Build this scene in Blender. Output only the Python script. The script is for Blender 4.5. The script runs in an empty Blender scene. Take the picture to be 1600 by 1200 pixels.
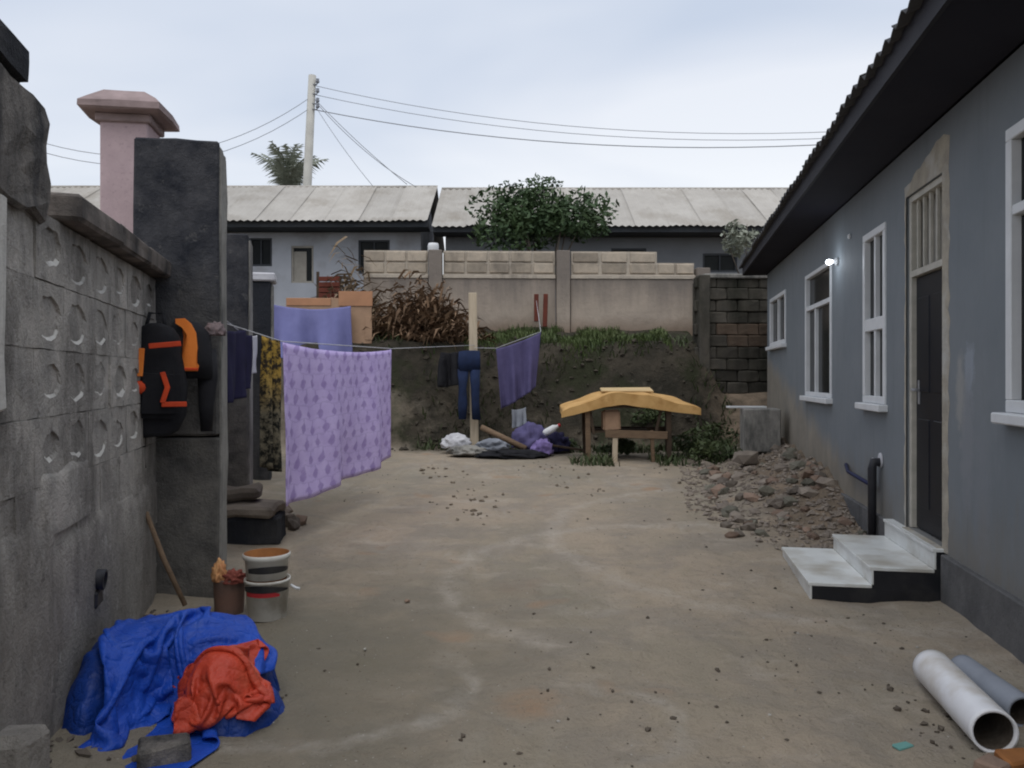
import bpy, bmesh, math, random
from mathutils import Vector, Matrix, noise, Euler
R = math.radians
random.seed(7)
SC = bpy.context.scene
COL = SC.collection

# ------------------------------------------------------------------ camera, sky, sun, exposure
H = 1.68
cam = bpy.data.cameras.new('camera'); co = bpy.data.objects.new('camera', cam); COL.objects.link(co)
co.location = (0, 0, H); co.rotation_euler = (R(90), 0, 0)
cam.sensor_width = 36; cam.lens = 36 * 1256 / 1600; cam.shift_y = -10 / 1600
cam.clip_start = .05; cam.clip_end = 2000
SC.camera = co
SC.view_settings.view_transform = 'Standard'; SC.view_settings.look = 'None'
SC.view_settings.exposure = 0; SC.view_settings.gamma = 1; SC.view_settings.use_curve_mapping = False
SC.cycles.filter_width = 2.0
SC.cycles.max_bounces = 6
SUN_EL, SUN_AZ = R(66), R(188)
w = bpy.data.worlds.new('World'); SC.world = w; w.use_nodes = True
NT = w.node_tree; NT.nodes.clear()
def wn(t, **k):
    n = NT.nodes.new(t)
    for a, b in k.items(): setattr(n, a, b)
    return n
def wl(a, b): NT.links.new(a, b)
out = wn('ShaderNodeOutputWorld'); bg = wn('ShaderNodeBackground'); wl(bg.outputs[0], out.inputs[0])
bg.inputs[1].default_value = .1
sky = wn('ShaderNodeTexSky', sky_type='NISHITA', sun_disc=False, sun_elevation=SUN_EL, sun_rotation=SUN_AZ)
tc = wn('ShaderNodeTexCoord'); sep = wn('ShaderNodeSeparateXYZ'); wl(tc.outputs['Generated'], sep.inputs[0])
# cloud deck: direction projected on a high plane
zc = wn('ShaderNodeMath', operation='MAXIMUM'); wl(sep.outputs[2], zc.inputs[0]); zc.inputs[1].default_value = 0
za = wn('ShaderNodeMath', operation='ADD'); wl(zc.outputs[0], za.inputs[0]); za.inputs[1].default_value = .16
dv = wn('ShaderNodeVectorMath', operation='DIVIDE'); cb = wn('ShaderNodeCombineXYZ')
for i in range(3): wl(za.outputs[0], cb.inputs[i])
wl(tc.outputs['Generated'], dv.inputs[0]); wl(cb.outputs[0], dv.inputs[1])
mp = wn('ShaderNodeMapping'); mp.inputs['Scale'].default_value = (.55, .8, .5); mp.inputs['Location'].default_value = (.35, 1.7, 0); mp.inputs['Rotation'].default_value = (0, 0, R(-14))
wl(dv.outputs[0], mp.inputs[0])
nz = wn('ShaderNodeTexNoise'); nz.inputs['Scale'].default_value = 1.0; nz.inputs['Detail'].default_value = 4; nz.inputs['Roughness'].default_value = .45; nz.inputs['Distortion'].default_value = .35
wl(mp.outputs[0], nz.inputs[0])
cr = wn('ShaderNodeValToRGB'); wl(nz.outputs[0], cr.inputs[0])
cr.color_ramp.elements[0].position = .40; cr.color_ramp.elements[0].color = (6.2, 7.0, 8.4, 1)
cr.color_ramp.elements[1].position = .60; cr.color_ramp.elements[1].color = (8.6, 9.0, 9.8, 1)
# brighter band of thin cloud low down
hr = wn('ShaderNodeValToRGB'); wl(sep.outputs[2], hr.inputs[0])
e = hr.color_ramp.elements; e[0].position = .0; e[0].color = (1, 1, 1, 1); e[1].position = .36; e[1].color = (0, 0, 0, 1)
m_ = e.new(.19); m_.color = (.85, .85, .85, 1); m2_ = e.new(.27); m2_.color = (.22, .22, .22, 1)
mxh = wn('ShaderNodeMixRGB'); wl(cr.outputs[0], mxh.inputs[1]); mxh.inputs[2].default_value = (10.2, 10.5, 10.8, 1)
nm = wn('ShaderNodeMath', operation='MULTIPLY_ADD'); wl(nz.outputs[0], nm.inputs[0]); nm.inputs[1].default_value = 3.2; nm.inputs[2].default_value = -.9
nm2 = wn('ShaderNodeMath', operation='MULTIPLY', use_clamp=True); wl(nm.outputs[0], nm2.inputs[0]); wl(hr.outputs[0], nm2.inputs[1])
wl(nm2.outputs[0], mxh.inputs[0])
mxs = wn('ShaderNodeMixRGB'); mxs.inputs[0].default_value = .93; wl(sky.outputs[0], mxs.inputs[1]); wl(mxh.outputs[0], mxs.inputs[2])
wl(mxs.outputs[0], bg.inputs[0])
sl = bpy.data.lights.new('sun', 'SUN'); sl.energy = 1.4; sl.angle = R(60); sl.color = (1, .97, .93)
so = bpy.data.objects.new('sun', sl); COL.objects.link(so)
sd = Vector((math.sin(SUN_AZ) * math.cos(SUN_EL), math.cos(SUN_AZ) * math.cos(SUN_EL), math.sin(SUN_EL)))
so.rotation_euler = sd.to_track_quat('Z', 'Y').to_euler(); so.location = (0, 0, 30)

# ------------------------------------------------------------------ helpers
def smooth(a, b, x):
    t = min(1, max(0, (x - a) / (b - a))); return t * t * (3 - 2 * t)
def at(px, py, Y):                      # world point seen at a photo pixel, at depth Y
    return Vector(((px - 800) / 1256 * Y, Y, H - (py - 590) / 1256 * Y))
def rnd(a, b): return random.uniform(a, b)

class MB:
    def __init__(s): s.b = bmesh.new(); s.uv = None
    def box(s, c, d, rot=None, bev=0, seg=1, taper=None):
        vs = []
        for x in (-.5, .5):
            for y in (-.5, .5):
                for z in (-.5, .5):
                    k = taper if (taper and z > 0) else 1
                    vs.append(s.b.verts.new((x * d[0] * k, y * d[1] * k, z * d[2])))
        fs = [s.b.faces.new([vs[i] for i in q]) for q in ((0, 1, 3, 2), (4, 6, 7, 5), (0, 4, 5, 1), (2, 3, 7, 6), (0, 2, 6, 4), (1, 5, 7, 3))]
        if bev:
            r = bmesh.ops.bevel(s.b, geom=list({e for f in fs for e in f.edges}), offset=bev, segments=seg, affect='EDGES')
            vs = list({v for f in r['faces'] for v in f.verts} | {v for v in vs if v.is_valid})
        M_ = Matrix.Translation(Vector(c))
        if rot is not None: M_ = M_ @ Euler(rot).to_matrix().to_4x4()
        bmesh.ops.transform(s.b, matrix=M_, verts=vs)
        return s
    def tube(s, pts, r, seg=8, cap=True):
        pts = [Vector(p) for p in pts]; n = len(pts)
        rs = r if isinstance(r, (list, tuple)) else [r] * n
        rings = []; up = None
        for i, p in enumerate(pts):
            t = (pts[min(i + 1, n - 1)] - pts[max(i - 1, 0)]).normalized()
            if up is None: up = Vector((0, 0, 1)) if abs(t.z) < .9 else Vector((1, 0, 0))
            a = t.cross(up).normalized(); b2 = a.cross(t).normalized(); up = b2
            rings.append([s.b.verts.new(p + (a * math.cos(k * 2 * math.pi / seg) + b2 * math.sin(k * 2 * math.pi / seg)) * rs[i]) for k in range(seg)])
        for i in range(n - 1):
            for k in range(seg):
                s.b.faces.new((rings[i][k], rings[i][(k + 1) % seg], rings[i + 1][(k + 1) % seg], rings[i + 1][k])).smooth = True
        if cap:
            s.b.faces.new(rings[0]); s.b.faces.new(rings[-1])
        return s
    def lathe(s, c, prof, seg=24, axis=None):
        c = Vector(c); q = axis.to_track_quat('Z', 'Y').to_matrix() if axis is not None else Matrix.Identity(3)
        rings = [[s.b.verts.new(c + q @ Vector((r * math.cos(k * 2 * math.pi / seg), r * math.sin(k * 2 * math.pi / seg), z))) for k in range(seg)] for r, z in prof]
        for i in range(len(prof) - 1):
            for k in range(seg):
                s.b.faces.new((rings[i][k], rings[i][(k + 1) % seg], rings[i + 1][(k + 1) % seg], rings[i + 1][k])).smooth = True
        return s
    def quad(s, *p):
        s.b.faces.new([s.b.verts.new(q) for q in p]); return s
    def prism(s, poly, y0, y1, axis='y'):     # poly in (x,z), extruded along y
        f = lambda x, z, y: (x, y, z)
        a = [s.b.verts.new(f(x, z, y0)) for x, z in poly]; b2 = [s.b.verts.new(f(x, z, y1)) for x, z in poly]
        s.b.faces.new(a); s.b.faces.new(b2[::-1]); n = len(poly)
        for i in range(n): s.b.faces.new((a[i], b2[i], b2[(i + 1) % n], a[(i + 1) % n]))
        return s
    def rough(s, amp, sc=6, seed=0):
        for v in s.b.verts:
            v.co += noise.noise_vector(v.co * sc + Vector((seed, seed * 1.7, 0))) * amp
        return s
    def mesh(s, name, m, smoothf=False):
        bmesh.ops.recalc_face_normals(s.b, faces=s.b.faces)
        me = bpy.data.meshes.new(name); 
        if smoothf:
            for f in s.b.faces: f.smooth = True
        s.b.to_mesh(me); s.b.free(); me.materials.append(m); return me
    def build(s, name, m, parent=None, smoothf=False):
        return link(name, s.mesh(name, m, smoothf), parent)
def link(name, me, parent=None):
    o = bpy.data.objects.new(name, me); COL.objects.link(o)
    if parent: o.parent = parent
    return o
def tag(o, label=None, cat=None, group=None, kind=None):
    for k, v in (('label', label), ('category', cat), ('group', group), ('kind', kind)):
        if v: o[k] = v
    return o
def empty(name, loc, rz=0, label=None, cat=None, group=None):
    o = bpy.data.objects.new(name, None); COL.objects.link(o); o.location = loc; o.rotation_euler.z = rz
    o.empty_display_size = .1
    return tag(o, label, cat, group)
def copy_tree(o, parent=None):
    c = o.copy(); COL.objects.link(c)
    if parent: c.parent = parent
    for ch in [x for x in o.children]: copy_tree(ch, c)
    return c
def meshfrom(name, vs, fs, m, parent=None, sm=False, uvs=None):
    me = bpy.data.meshes.new(name); me.from_pydata(vs, [], fs); me.update(); me.materials.append(m)
    if sm: me.polygons.foreach_set('use_smooth', [True] * len(me.polygons))
    if uvs:
        l = me.uv_layers.new(name='UVMap')
        for i, lp in enumerate(me.loops): l.data[i].uv = uvs[lp.vertex_index]
    return link(name, me, parent)

# ------------------------------------------------------------------ materials
class N:
    def __init__(s, name):
        s.m = bpy.data.materials.new(name); s.m.use_nodes = True; s.t = s.m.node_tree; s.p = s.t.nodes['Principled BSDF']
        s.geo = s.n('ShaderNodeNewGeometry'); s.tc = s.n('ShaderNodeTexCoord')
        s.pos = s.geo.outputs['Position']; s.obj = s.tc.outputs['Object']; s.uv = s.tc.outputs['UV']
    def n(s, t, **k):
        x = s.t.nodes.new(t)
        for a, b in k.items(): setattr(x, a, b)
        return x
    def l(s, a, b): s.t.links.new(a, b)
    def put(s, sock, v):
        if hasattr(v, 'is_linked') or isinstance(v, bpy.types.NodeSocket): s.l(v, sock)
        else: sock.default_value = v if not (isinstance(v, tuple) and len(v) == 3 and sock.type == 'RGBA') else (*v, 1)
    def noise(s, sc, det=5, rough=.55, vec=None, stretch=None, dist=0, col=False):
        x = s.n('ShaderNodeTexNoise'); x.inputs['Scale'].default_value = sc; x.inputs['Detail'].default_value = det
        x.inputs['Roughness'].default_value = rough; x.inputs['Distortion'].default_value = dist
        v = vec or s.pos
        if stretch:
            mp = s.n('ShaderNodeMapping'); mp.inputs['Scale'].default_value = stretch; s.l(v, mp.inputs[0]); v = mp.outputs[0]
        s.l(v, x.inputs['Vector']); return x.outputs[1 if col else 0]
    def math(s, op, a, b=0, c=0, clamp=False):
        x = s.n('ShaderNodeMath', operation=op, use_clamp=clamp)
        for i, v in enumerate((a, b, c)): s.put(x.inputs[i], v)
        return x.outputs[0]
    def ramp(s, f, a, b, ca=(0, 0, 0), cb=(1, 1, 1)):
        x = s.n('ShaderNodeValToRGB'); s.l(f, x.inputs[0]); e = x.color_ramp.elements
        e[0].position = a; e[1].position = b; e[0].color = (*ca, 1); e[1].color = (*cb, 1); return x.outputs[0]
    def mix(s, f, a, b, mode='MIX'):
        x = s.n('ShaderNodeMixRGB', blend_type=mode); s.put(x.inputs[0], f); s.put(x.inputs[1], a); s.put(x.inputs[2], b); return x.outputs[0]
    def sepx(s, v):
        x = s.n('ShaderNodeSeparateXYZ'); s.l(v, x.inputs[0]); return x.outputs
    def bump(s, h, strength=.3, dist=.02):
        x = s.n('ShaderNodeBump'); x.inputs['Strength'].default_value = strength; x.inputs['Distance'].default_value = dist
        s.l(h, x.inputs['Height']); s.l(x.outputs[0], s.p.inputs['Normal'])
    def done(s, col, rough=.85, spec=.25):
        s.put(s.p.inputs['Base Color'], col); s.put(s.p.inputs['Roughness'], rough); s.p.inputs['Specular IOR Level'].default_value = spec
        return s.m
def mat(name, c1, c2=None, sc=5, rough=.85, bump=.25, bd=.01, c3=None, sc3=1.2, spec=.25, rnd_amt=0, obj=False, lo=.35, hi=.68, stretch=None):
    g = N(name); v = g.obj if obj else g.pos
    c2 = c2 or tuple(x * .75 for x in c1)
    f = g.noise(sc, 6, .6, v, stretch); col = g.mix(g.ramp(f, lo, hi), c1, c2)
    if c3: col = g.mix(g.ramp(g.noise(sc3, 4, .6, v), .5, .72), col, c3)
    if rnd_amt:
        oi = g.n('ShaderNodeObjectInfo'); k = g.math('MULTIPLY_ADD', oi.outputs['Random'], rnd_amt * 2, 1 - rnd_amt)
        hs = g.n('ShaderNodeHueSaturation'); g.l(k, hs.inputs['Value']); g.l(col, hs.inputs['Color']); col = hs.outputs[0]
    if bump: g.bump(g.noise(sc * 6, 5, .65, v, stretch), bump, bd)
    return g.done(col, rough, spec)

def ground_mat():
    g = N('sandy_ground'); x, y, z = g.sepx(g.pos)
    base = g.mix(g.ramp(g.noise(.55, 4, .6), .35, .65), (.40, .325, .245), (.33, .28, .215))
    base = g.mix(g.math('MULTIPLY', g.ramp(g.noise(.33, 5, .6, stretch=(1.3, .7, 1)), .46, .66), .85), base, (.235, .215, .165))      # damp olive patches
    tr = g.noise(.9, 3, .5, stretch=(1.6, .5, 1), dist=1.6)
    trk = g.math('SUBTRACT', 1, g.math('MULTIPLY', g.math('ABSOLUTE', g.math('SUBTRACT', tr, .5)), 15), clamp=True)
    trk = g.math('MULTIPLY', trk, g.ramp(g.noise(.5, 3, .5), .48, .62))
    base = g.mix(g.math('MULTIPLY', trk, .40), base, (.42, .385, .33))          # paler scraped streaks
    base = g.mix(g.math('MULTIPLY', g.ramp(g.noise(1.6, 5, .65, dist=.6), .44, .60), .55), base, (.255, .225, .19))
    base = g.mix(g.math('MULTIPLY', g.ramp(g.noise(2.4, 3, .6, stretch=(.7, 1.3, 1)), .58, .70), .45), base, (.46, .40, .33))
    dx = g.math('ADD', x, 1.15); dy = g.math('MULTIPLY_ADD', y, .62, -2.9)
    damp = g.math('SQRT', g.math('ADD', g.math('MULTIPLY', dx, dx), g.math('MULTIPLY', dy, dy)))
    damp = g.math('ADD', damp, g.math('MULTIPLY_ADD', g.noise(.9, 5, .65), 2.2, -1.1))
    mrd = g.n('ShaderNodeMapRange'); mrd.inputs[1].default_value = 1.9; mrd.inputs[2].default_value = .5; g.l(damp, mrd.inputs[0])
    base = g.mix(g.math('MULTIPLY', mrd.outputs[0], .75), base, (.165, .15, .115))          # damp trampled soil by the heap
    base = g.mix(g.math('MULTIPLY', g.ramp(g.noise(1.3, 2, .5), .66, .74), .6), base, (.36, .215, .125))      # reddish spots
    def ring(cx, cy, r, w_, k, c, half):
        nonlocal base
        wx = g.math('MULTIPLY_ADD', g.noise(2.6, 4, .6), .34, -.17)
        ax_ = g.math('SUBTRACT', x, cx); ay_ = g.math('SUBTRACT', y, cy)
        dd = g.math('ADD', g.math('SQRT', g.math('ADD', g.math('MULTIPLY', ax_, ax_), g.math('MULTIPLY', ay_, ay_))), wx)
        f = g.math('SUBTRACT', 1, g.math('DIVIDE', g.math('ABSOLUTE', g.math('SUBTRACT', dd, r)), w_), clamp=True)
        side = g.math('MULTIPLY_ADD', g.math('ADD', g.math('MULTIPLY', ax_, half[0]), g.math('MULTIPLY', ay_, half[1])), 3, 1 if half == (0, 0) else .2, clamp=True)
        f = g.math('MULTIPLY', g.math('MULTIPLY', f, side), g.math('MULTIPLY', g.ramp(g.noise(5, 4, .7), .3, .6), k))
        base = g.mix(f, base, c)
    ring(.35, 3.9, .47, .08, .42, (.45, .415, .365), (.9, .2)); ring(-1.0, 4.4, .75, .09, .42, (.45, .415, .365), (.7, -.7))
    ring(1.6, 6.6, 2.1, .16, .5, (.46, .41, .35), (-.8, .5)); ring(3.4, 8.2, 3.0, .16, .5, (.46, .41, .35), (-.9, -.3))
    ring(.08, 4.14, .0, .22, .8, (.36, .215, .125), (0, 0.0)); ring(-.85, 4.7, .0, .2, .6, (.19, .17, .12), (0, 0)); ring(.1, 6.4, .0, .3, .5, (.25, .18, .13), (0, 0))
    base = g.mix(g.math('MULTIPLY', g.ramp(g.noise(16, 4, .7), .55, .72), .55), base, (.21, .175, .13))
    base = g.mix(g.math('MULTIPLY', g.ramp(g.noise(90, 3, .7), .55, .75), .45), base, (.19, .155, .115))
    # the earth bank is darker soil with moss
    bankc = g.mix(g.ramp(g.noise(2.2, 6, .65), .38, .62), (.034, .031, .024), (.068, .058, .044))
    bankc = g.mix(g.ramp(g.noise(.9, 5, .6), .52, .62), bankc, (.036, .038, .022))
    fb = g.math('MULTIPLY', g.ramp(y, 0, 1), 1)
    yy = g.math('ADD', y, g.math('MULTIPLY_ADD', g.noise(1.2, 5, .65), 2.4, -1.2))
    fb = g.n('ShaderNodeMapRange'); fb.inputs[1].default_value = 15.0; fb.inputs[2].default_value = 16.0; g.l(yy, fb.inputs[0])
    base = g.mix(fb.outputs[0], base, bankc)
    # rubble soil beside the house
    rb = g.mix(g.ramp(g.noise(3.5, 6, .7), .38, .62), (.26, .20, .145), (.145, .115, .085))
    fx = g.math('ADD', x, g.math('MULTIPLY_ADD', y, -.175, g.math('MULTIPLY', g.noise(1.1, 4, .6), .9)))
    mr = g.n('ShaderNodeMapRange'); mr.inputs[1].default_value = 1.45; mr.inputs[2].default_value = 2.0; g.l(fx, mr.inputs[0])
    m3 = g.n('ShaderNodeMapRange'); m3.inputs[1].default_value = 6.9; m3.inputs[2].default_value = 8.6; g.l(yy, m3.inputs[0])
    base = g.mix(g.math('MULTIPLY', mr.outputs[0], m3.outputs[0]), base, rb)
    hgt = g.math('ADD', g.math('ADD', g.noise(7, 6, .7), g.math('MULTIPLY', g.noise(2.5, 4, .6), 1.4)), g.math('MULTIPLY', g.noise(60, 4, .7), .35))
    g.bump(hgt, .8, .06)
    return g.done(base, .95, .15)
def conc_mat(name, a, b, dark, dark_f=(.5, .68), sc=1.1, streak=True, rnd_amt=.0, bump=.5):
    g = N(name)
    col = g.mix(g.ramp(g.noise(5, 6, .65), .35, .65), a, b)
    st = g.noise(sc, 6, .65, stretch=(1, 1, .35) if streak else None)
    col = g.mix(g.ramp(st, *dark_f), col, dark)
    col = g.mix(g.math('MULTIPLY', g.ramp(g.noise(38, 3, .7), .56, .75), .5), col, tuple(v * .5 for v in a))
    if rnd_amt:
        oi = g.n('ShaderNodeObjectInfo'); hs = g.n('ShaderNodeHueSaturation')
        g.l(g.math('MULTIPLY_ADD', oi.outputs['Random'], rnd_amt * 2, 1 - rnd_amt), hs.inputs['Value']); g.l(col, hs.inputs['Color']); col = hs.outputs[0]
    g.bump(g.math('ADD', g.noise(11, 6, .7), g.math('MULTIPLY', g.noise(70, 3, .7), .4)), bump, .03)
    return g.done(col, .93, .15)
def house_mat():
    g = N('grey_house_paint'); x, y, z = g.sepx(g.obj)      # x along wall, z up
    paint = g.mix(g.ramp(g.noise(1.4, 5, .6), .35, .7), (.178, .198, .216), (.205, .223, .240))
    paint = g.mix(g.math('MULTIPLY', g.ramp(g.noise(3.2, 6, .7, stretch=(1, 1, .3)), .57, .8), .45), paint, (.24, .255, .275))
    bare = g.mix(g.ramp(g.noise(2.5, 6, .65), .35, .65), (.30, .27, .225), (.23, .21, .18))
    lim = g.math('MULTIPLY_ADD', x, .21, -.08)               # paint stops along a rising line towards the far corner
    lim = g.math('ADD', lim, g.math('MULTIPLY_ADD', g.noise(2.2, 5, .6), .5, -.25))
    d = g.math('SUBTRACT', lim, z)
    mr = g.n('ShaderNodeMapRange'); mr.inputs[1].default_value = -.08; mr.inputs[2].default_value = .25; g.l(d, mr.inputs[0])
    far = g.n('ShaderNodeMapRange'); far.inputs[1].default_value = 2.0; far.inputs[2].default_value = 2.8; g.l(x, far.inputs[0])
    col = g.mix(g.math('MULTIPLY', mr.outputs[0], far.outputs[0]), paint, bare)
    zz = g.math('SUBTRACT', z, g.math('MULTIPLY', g.noise(5, 6, .7, stretch=(1, 1, .25)), 1.3))
    mud = g.n('ShaderNodeMapRange'); mud.inputs[1].default_value = .25; mud.inputs[2].default_value = -.25; g.l(zz, mud.inputs[0])
    col = g.mix(g.math('MULTIPLY', mud.outputs[0], .55), col, (.20, .175, .14))          # mud splash along the foot
    col = g.mix(g.math('MULTIPLY', g.ramp(g.noise(2.6, 5, .7, stretch=(1.6, 1.6, .12)), .56, .72), .30), col, (.11, .12, .13))   # rain streaks
    # paler touched up patches beside the door
    def patch(px, pz, rx, rz, c, k):
        nonlocal col
        nn = g.math('MULTIPLY_ADD', g.noise(9, 5, .7), 2.0, -1.0)
        dx = g.math('DIVIDE', g.math('SUBTRACT', x, px), rx); dz = g.math('DIVIDE', g.math('SUBTRACT', z, pz), rz)
        r = g.math('ADD', g.math('SQRT', g.math('ADD', g.math('MULTIPLY', dx, dx), g.math('MULTIPLY', dz, dz))), nn)
        f = g.math('MULTIPLY', g.math('SUBTRACT', 1.15, r, clamp=True), 3 * k, clamp=True)
        f = g.math('MULTIPLY', f, k)
        col = g.mix(f, col, c)
    patch(.56, 1.73, .09, .18, (.29, .32, .365), .75); patch(.72, 1.55, .10, .28, (.34, .33, .31), .6)
    patch(.60, 1.25, .12, .5, (.235, .245, .265), .6); patch(.35, .95, .14, .5, (.215, .228, .25), .5)
    g.bump(g.math('ADD', g.noise(4, 5, .6, stretch=(1, 1, .6)), g.math('MULTIPLY', g.noise(90, 3, .6), .12)), .3, .04)
    return g.done(col, .72, .25)
def sheet_mat():                       # printed cloth: rows of butterfly shaped motifs, uv in metres
    g = N('lavender_print'); u, v, _ = g.sepx(g.uv)
    wob = g.math('MULTIPLY_ADD', g.noise(5, 4, .6, g.uv), .16, -.08)
    cv = g.math('DIVIDE', g.math('ADD', v, wob), .15); row = g.math('FLOOR', cv); fv = g.math('FRACT', cv)
    cu = g.math('ADD', g.math('DIVIDE', g.math('ADD', u, wob), .24), g.math('MULTIPLY', row, .37)); fu = g.math('ABSOLUTE', g.math('SUBTRACT', g.math('FRACT', cu), .5))
    c1 = g.math('COSINE', g.math('MULTIPLY', fu, 6.2832)); c2 = g.math('COSINE', g.math('MULTIPLY', g.math('SUBTRACT', fv, .42), 6.2832))
    c3 = g.math('COSINE', g.math('MULTIPLY', fu, 12.566))
    val = g.math('ADD', g.math('ADD', g.math('MULTIPLY', c1, .5), g.math('MULTIPLY', c2, .62)), g.math('ADD', g.math('MULTIPLY', c3, .22), g.math('MULTIPLY_ADD', g.noise(16, 4, .65, g.uv), 1.3, -.65)))
    f = g.ramp(val, .25, .75)
    stem = g.math('MULTIPLY', g.math('LESS_THAN', fu, .05), g.math('GREATER_THAN', fv, .2))
    line = g.math('LESS_THAN', g.math('ABSOLUTE', g.math('SUBTRACT', fv, .06)), .045)
    f = g.math('MAXIMUM', f, g.math('MAXIMUM', g.math('MULTIPLY', line, .4), g.math('MULTIPLY', stem, .7)))
    f = g.math('MULTIPLY', f, g.math('MULTIPLY_ADD', g.noise(14, 3, .6, g.uv), .7, .35, clamp=True))
    base = g.mix(g.ramp(g.noise(5, 4, .6, g.uv), .35, .65), (.64, .53, .86), (.54, .43, .76))
    col = g.mix(g.math('MULTIPLY', f, .85), base, (.25, .17, .44))
    tp = g.n('ShaderNodeBsdfTranslucent'); tp.inputs[0].default_value = (.3, .22, .45, 1)
    g.bump(g.noise(3, 4, .6, g.uv), .2, .02)
    return g.done(col, .9, .1)
def leaf_mat(name, a, b, sc=1.5):
    g = N(name); col = g.mix(g.ramp(g.noise(sc, 3, .6), .35, .65), a, b)
    col = g.mix(g.ramp(g.noise(25, 2, .6), .4, .7), col, tuple(x * 1.5 for x in a))
    return g.done(col, .6, .3)

Mt = {}
Mt['ground'] = ground_mat()
Mt['house'] = house_mat()
def blockmat():
    g = N('grimy_grey_block'); x, y, z = g.sepx(g.pos)
    col = g.mix(g.ramp(g.noise(4.5, 7, .7), .35, .65), (.53, .495, .455), (.335, .32, .30))
    col = g.mix(g.math('MULTIPLY', g.ramp(g.noise(1.5, 6, .7, stretch=(1, 1, .4)), .46, .62), .85), col, (.145, .135, .125))
    zz = g.math('ADD', z, g.math('MULTIPLY_ADD', g.noise(1.6, 6, .7), 1.7, -.85))
    mr = g.n('ShaderNodeMapRange'); mr.inputs[1].default_value = 1.35; mr.inputs[2].default_value = .5; g.l(zz, mr.inputs[0])
    col = g.mix(g.math('MULTIPLY', mr.outputs[0], .55), col, (.215, .195, .17))            # damp earth stain rising from the foot
    m2 = g.n('ShaderNodeMapRange'); m2.inputs[1].default_value = 2.25; m2.inputs[2].default_value = 2.6; g.l(g.math('ADD', z, g.math('MULTIPLY_ADD', g.noise(3, 5, .7, stretch=(1, 1, .3)), .8, -.4)), m2.inputs[0])
    col = g.mix(g.math('MULTIPLY', m2.outputs[0], .75), col, (.075, .072, .07))            # mould running down from the coping
    col = g.mix(g.math('MULTIPLY', g.ramp(g.noise(14, 4, .75), .58, .68), .6), col, (.13, .122, .115))
    col = g.mix(g.math('MULTIPLY', g.ramp(g.noise(9, 4, .7, stretch=(1, 1, .6)), .62, .72), .5), col, (.56, .54, .50))
    oi = g.n('ShaderNodeObjectInfo'); hsv = g.n('ShaderNodeHueSaturation'); g.l(g.math('MULTIPLY_ADD', oi.outputs['Random'], .24, .88), hsv.inputs['Value']); g.l(col, hsv.inputs['Color'])
    g.bump(g.math('ADD', g.noise(9, 7, .75), g.math('MULTIPLY', g.noise(55, 4, .7), .5)), 1.0, .035)
    return g.done(hsv.outputs[0], .95, .12)
Mt['block'] = blockmat()
Mt['blackpier'] = conc_mat('black_mould_concrete', (.085, .083, .082), (.05, .05, .053), (.026, .028, .034), (.40, .6), .8, rnd_amt=.06, bump=.8)
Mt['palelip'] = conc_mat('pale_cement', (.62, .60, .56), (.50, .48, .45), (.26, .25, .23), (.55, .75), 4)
Mt['coping'] = conc_mat('weathered_coping', (.22, .19, .168), (.12, .106, .097), (.045, .042, .042), (.43, .62), 2.2)
def tallpier():
    g = N('mould_stained_pier'); x, y, z = g.sepx(g.pos)
    zz = g.math('ADD', z, g.math('MULTIPLY_ADD', g.noise(1.5, 6, .65, stretch=(1.5, 1.5, .5)), 2.4, -1.2))
    mr = g.n('ShaderNodeMapRange'); mr.inputs[1].default_value = 1.1; mr.inputs[2].default_value = 2.5; g.l(zz, mr.inputs[0])
    lowc = g.mix(g.ramp(g.noise(6, 6, .65), .35, .65), (.17, .16, .145), (.085, .082, .078))
    up_ = g.mix(g.ramp(g.noise(4, 6, .65), .35, .65), (.070, .070, .076), (.024, .026, .033))
    col = g.mix(mr.outputs[0], lowc, up_)
    col = g.mix(g.math('MULTIPLY', g.ramp(g.noise(7, 6, .75), .60, .70), .45), col, (.20, .19, .175))
    g.bump(g.math('ADD', g.noise(9, 6, .7), g.math('MULTIPLY', g.noise(60, 3, .7), .4)), .8, .03)
    return g.done(col, .95, .12)
Mt['tallpier'] = tallpier()
Mt['edgec'] = conc_mat('pale_render', (.30, .29, .265), (.22, .21, .195), (.10, .10, .095), (.5, .66), 2.5)
Mt['backwall'] = conc_mat('stained_render', (.42, .35, .285), (.34, .285, .235), (.15, .132, .118), (.45, .62), .7)
def backwall():
    g = N('stained_render_panel'); x, y, z = g.sepx(g.pos)
    col = g.mix(g.ramp(g.noise(1.6, 6, .65), .35, .65), (.43, .36, .295), (.34, .29, .24))
    zz = g.math('ADD', z, g.math('MULTIPLY_ADD', g.noise(1.1, 6, .7, stretch=(1.6, 1.6, .22)), 1.9, -.95))
    mr = g.n('ShaderNodeMapRange'); mr.inputs[1].default_value = 3.15; mr.inputs[2].default_value = 3.95; g.l(zz, mr.inputs[0])
    col = g.mix(g.math('MULTIPLY', mr.outputs[0], .8), col, (.165, .145, .13))
    lo = g.n('ShaderNodeMapRange'); lo.inputs[1].default_value = 3.05; lo.inputs[2].default_value = 2.7; g.l(g.math('ADD', z, g.math('MULTIPLY_ADD', g.noise(2, 5, .6), .4, -.2)), lo.inputs[0])
    col = g.mix(g.math('MULTIPLY', lo.outputs[0], .7), col, (.19, .13, .09))
    g.bump(g.noise(11, 6, .7), .5, .03); return g.done(col, .93, .15)
Mt['backwall'] = backwall()
Mt['backblock'] = conc_mat('tan_block', (.42, .355, .28), (.33, .285, .23), (.15, .13, .11), (.55, .72), 1.2, rnd_amt=.28)
Mt['mortar'] = conc_mat('pale_mortar', (.50, .44, .36), (.42, .37, .31), (.22, .19, .16), (.55, .7), 1.5)
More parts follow.
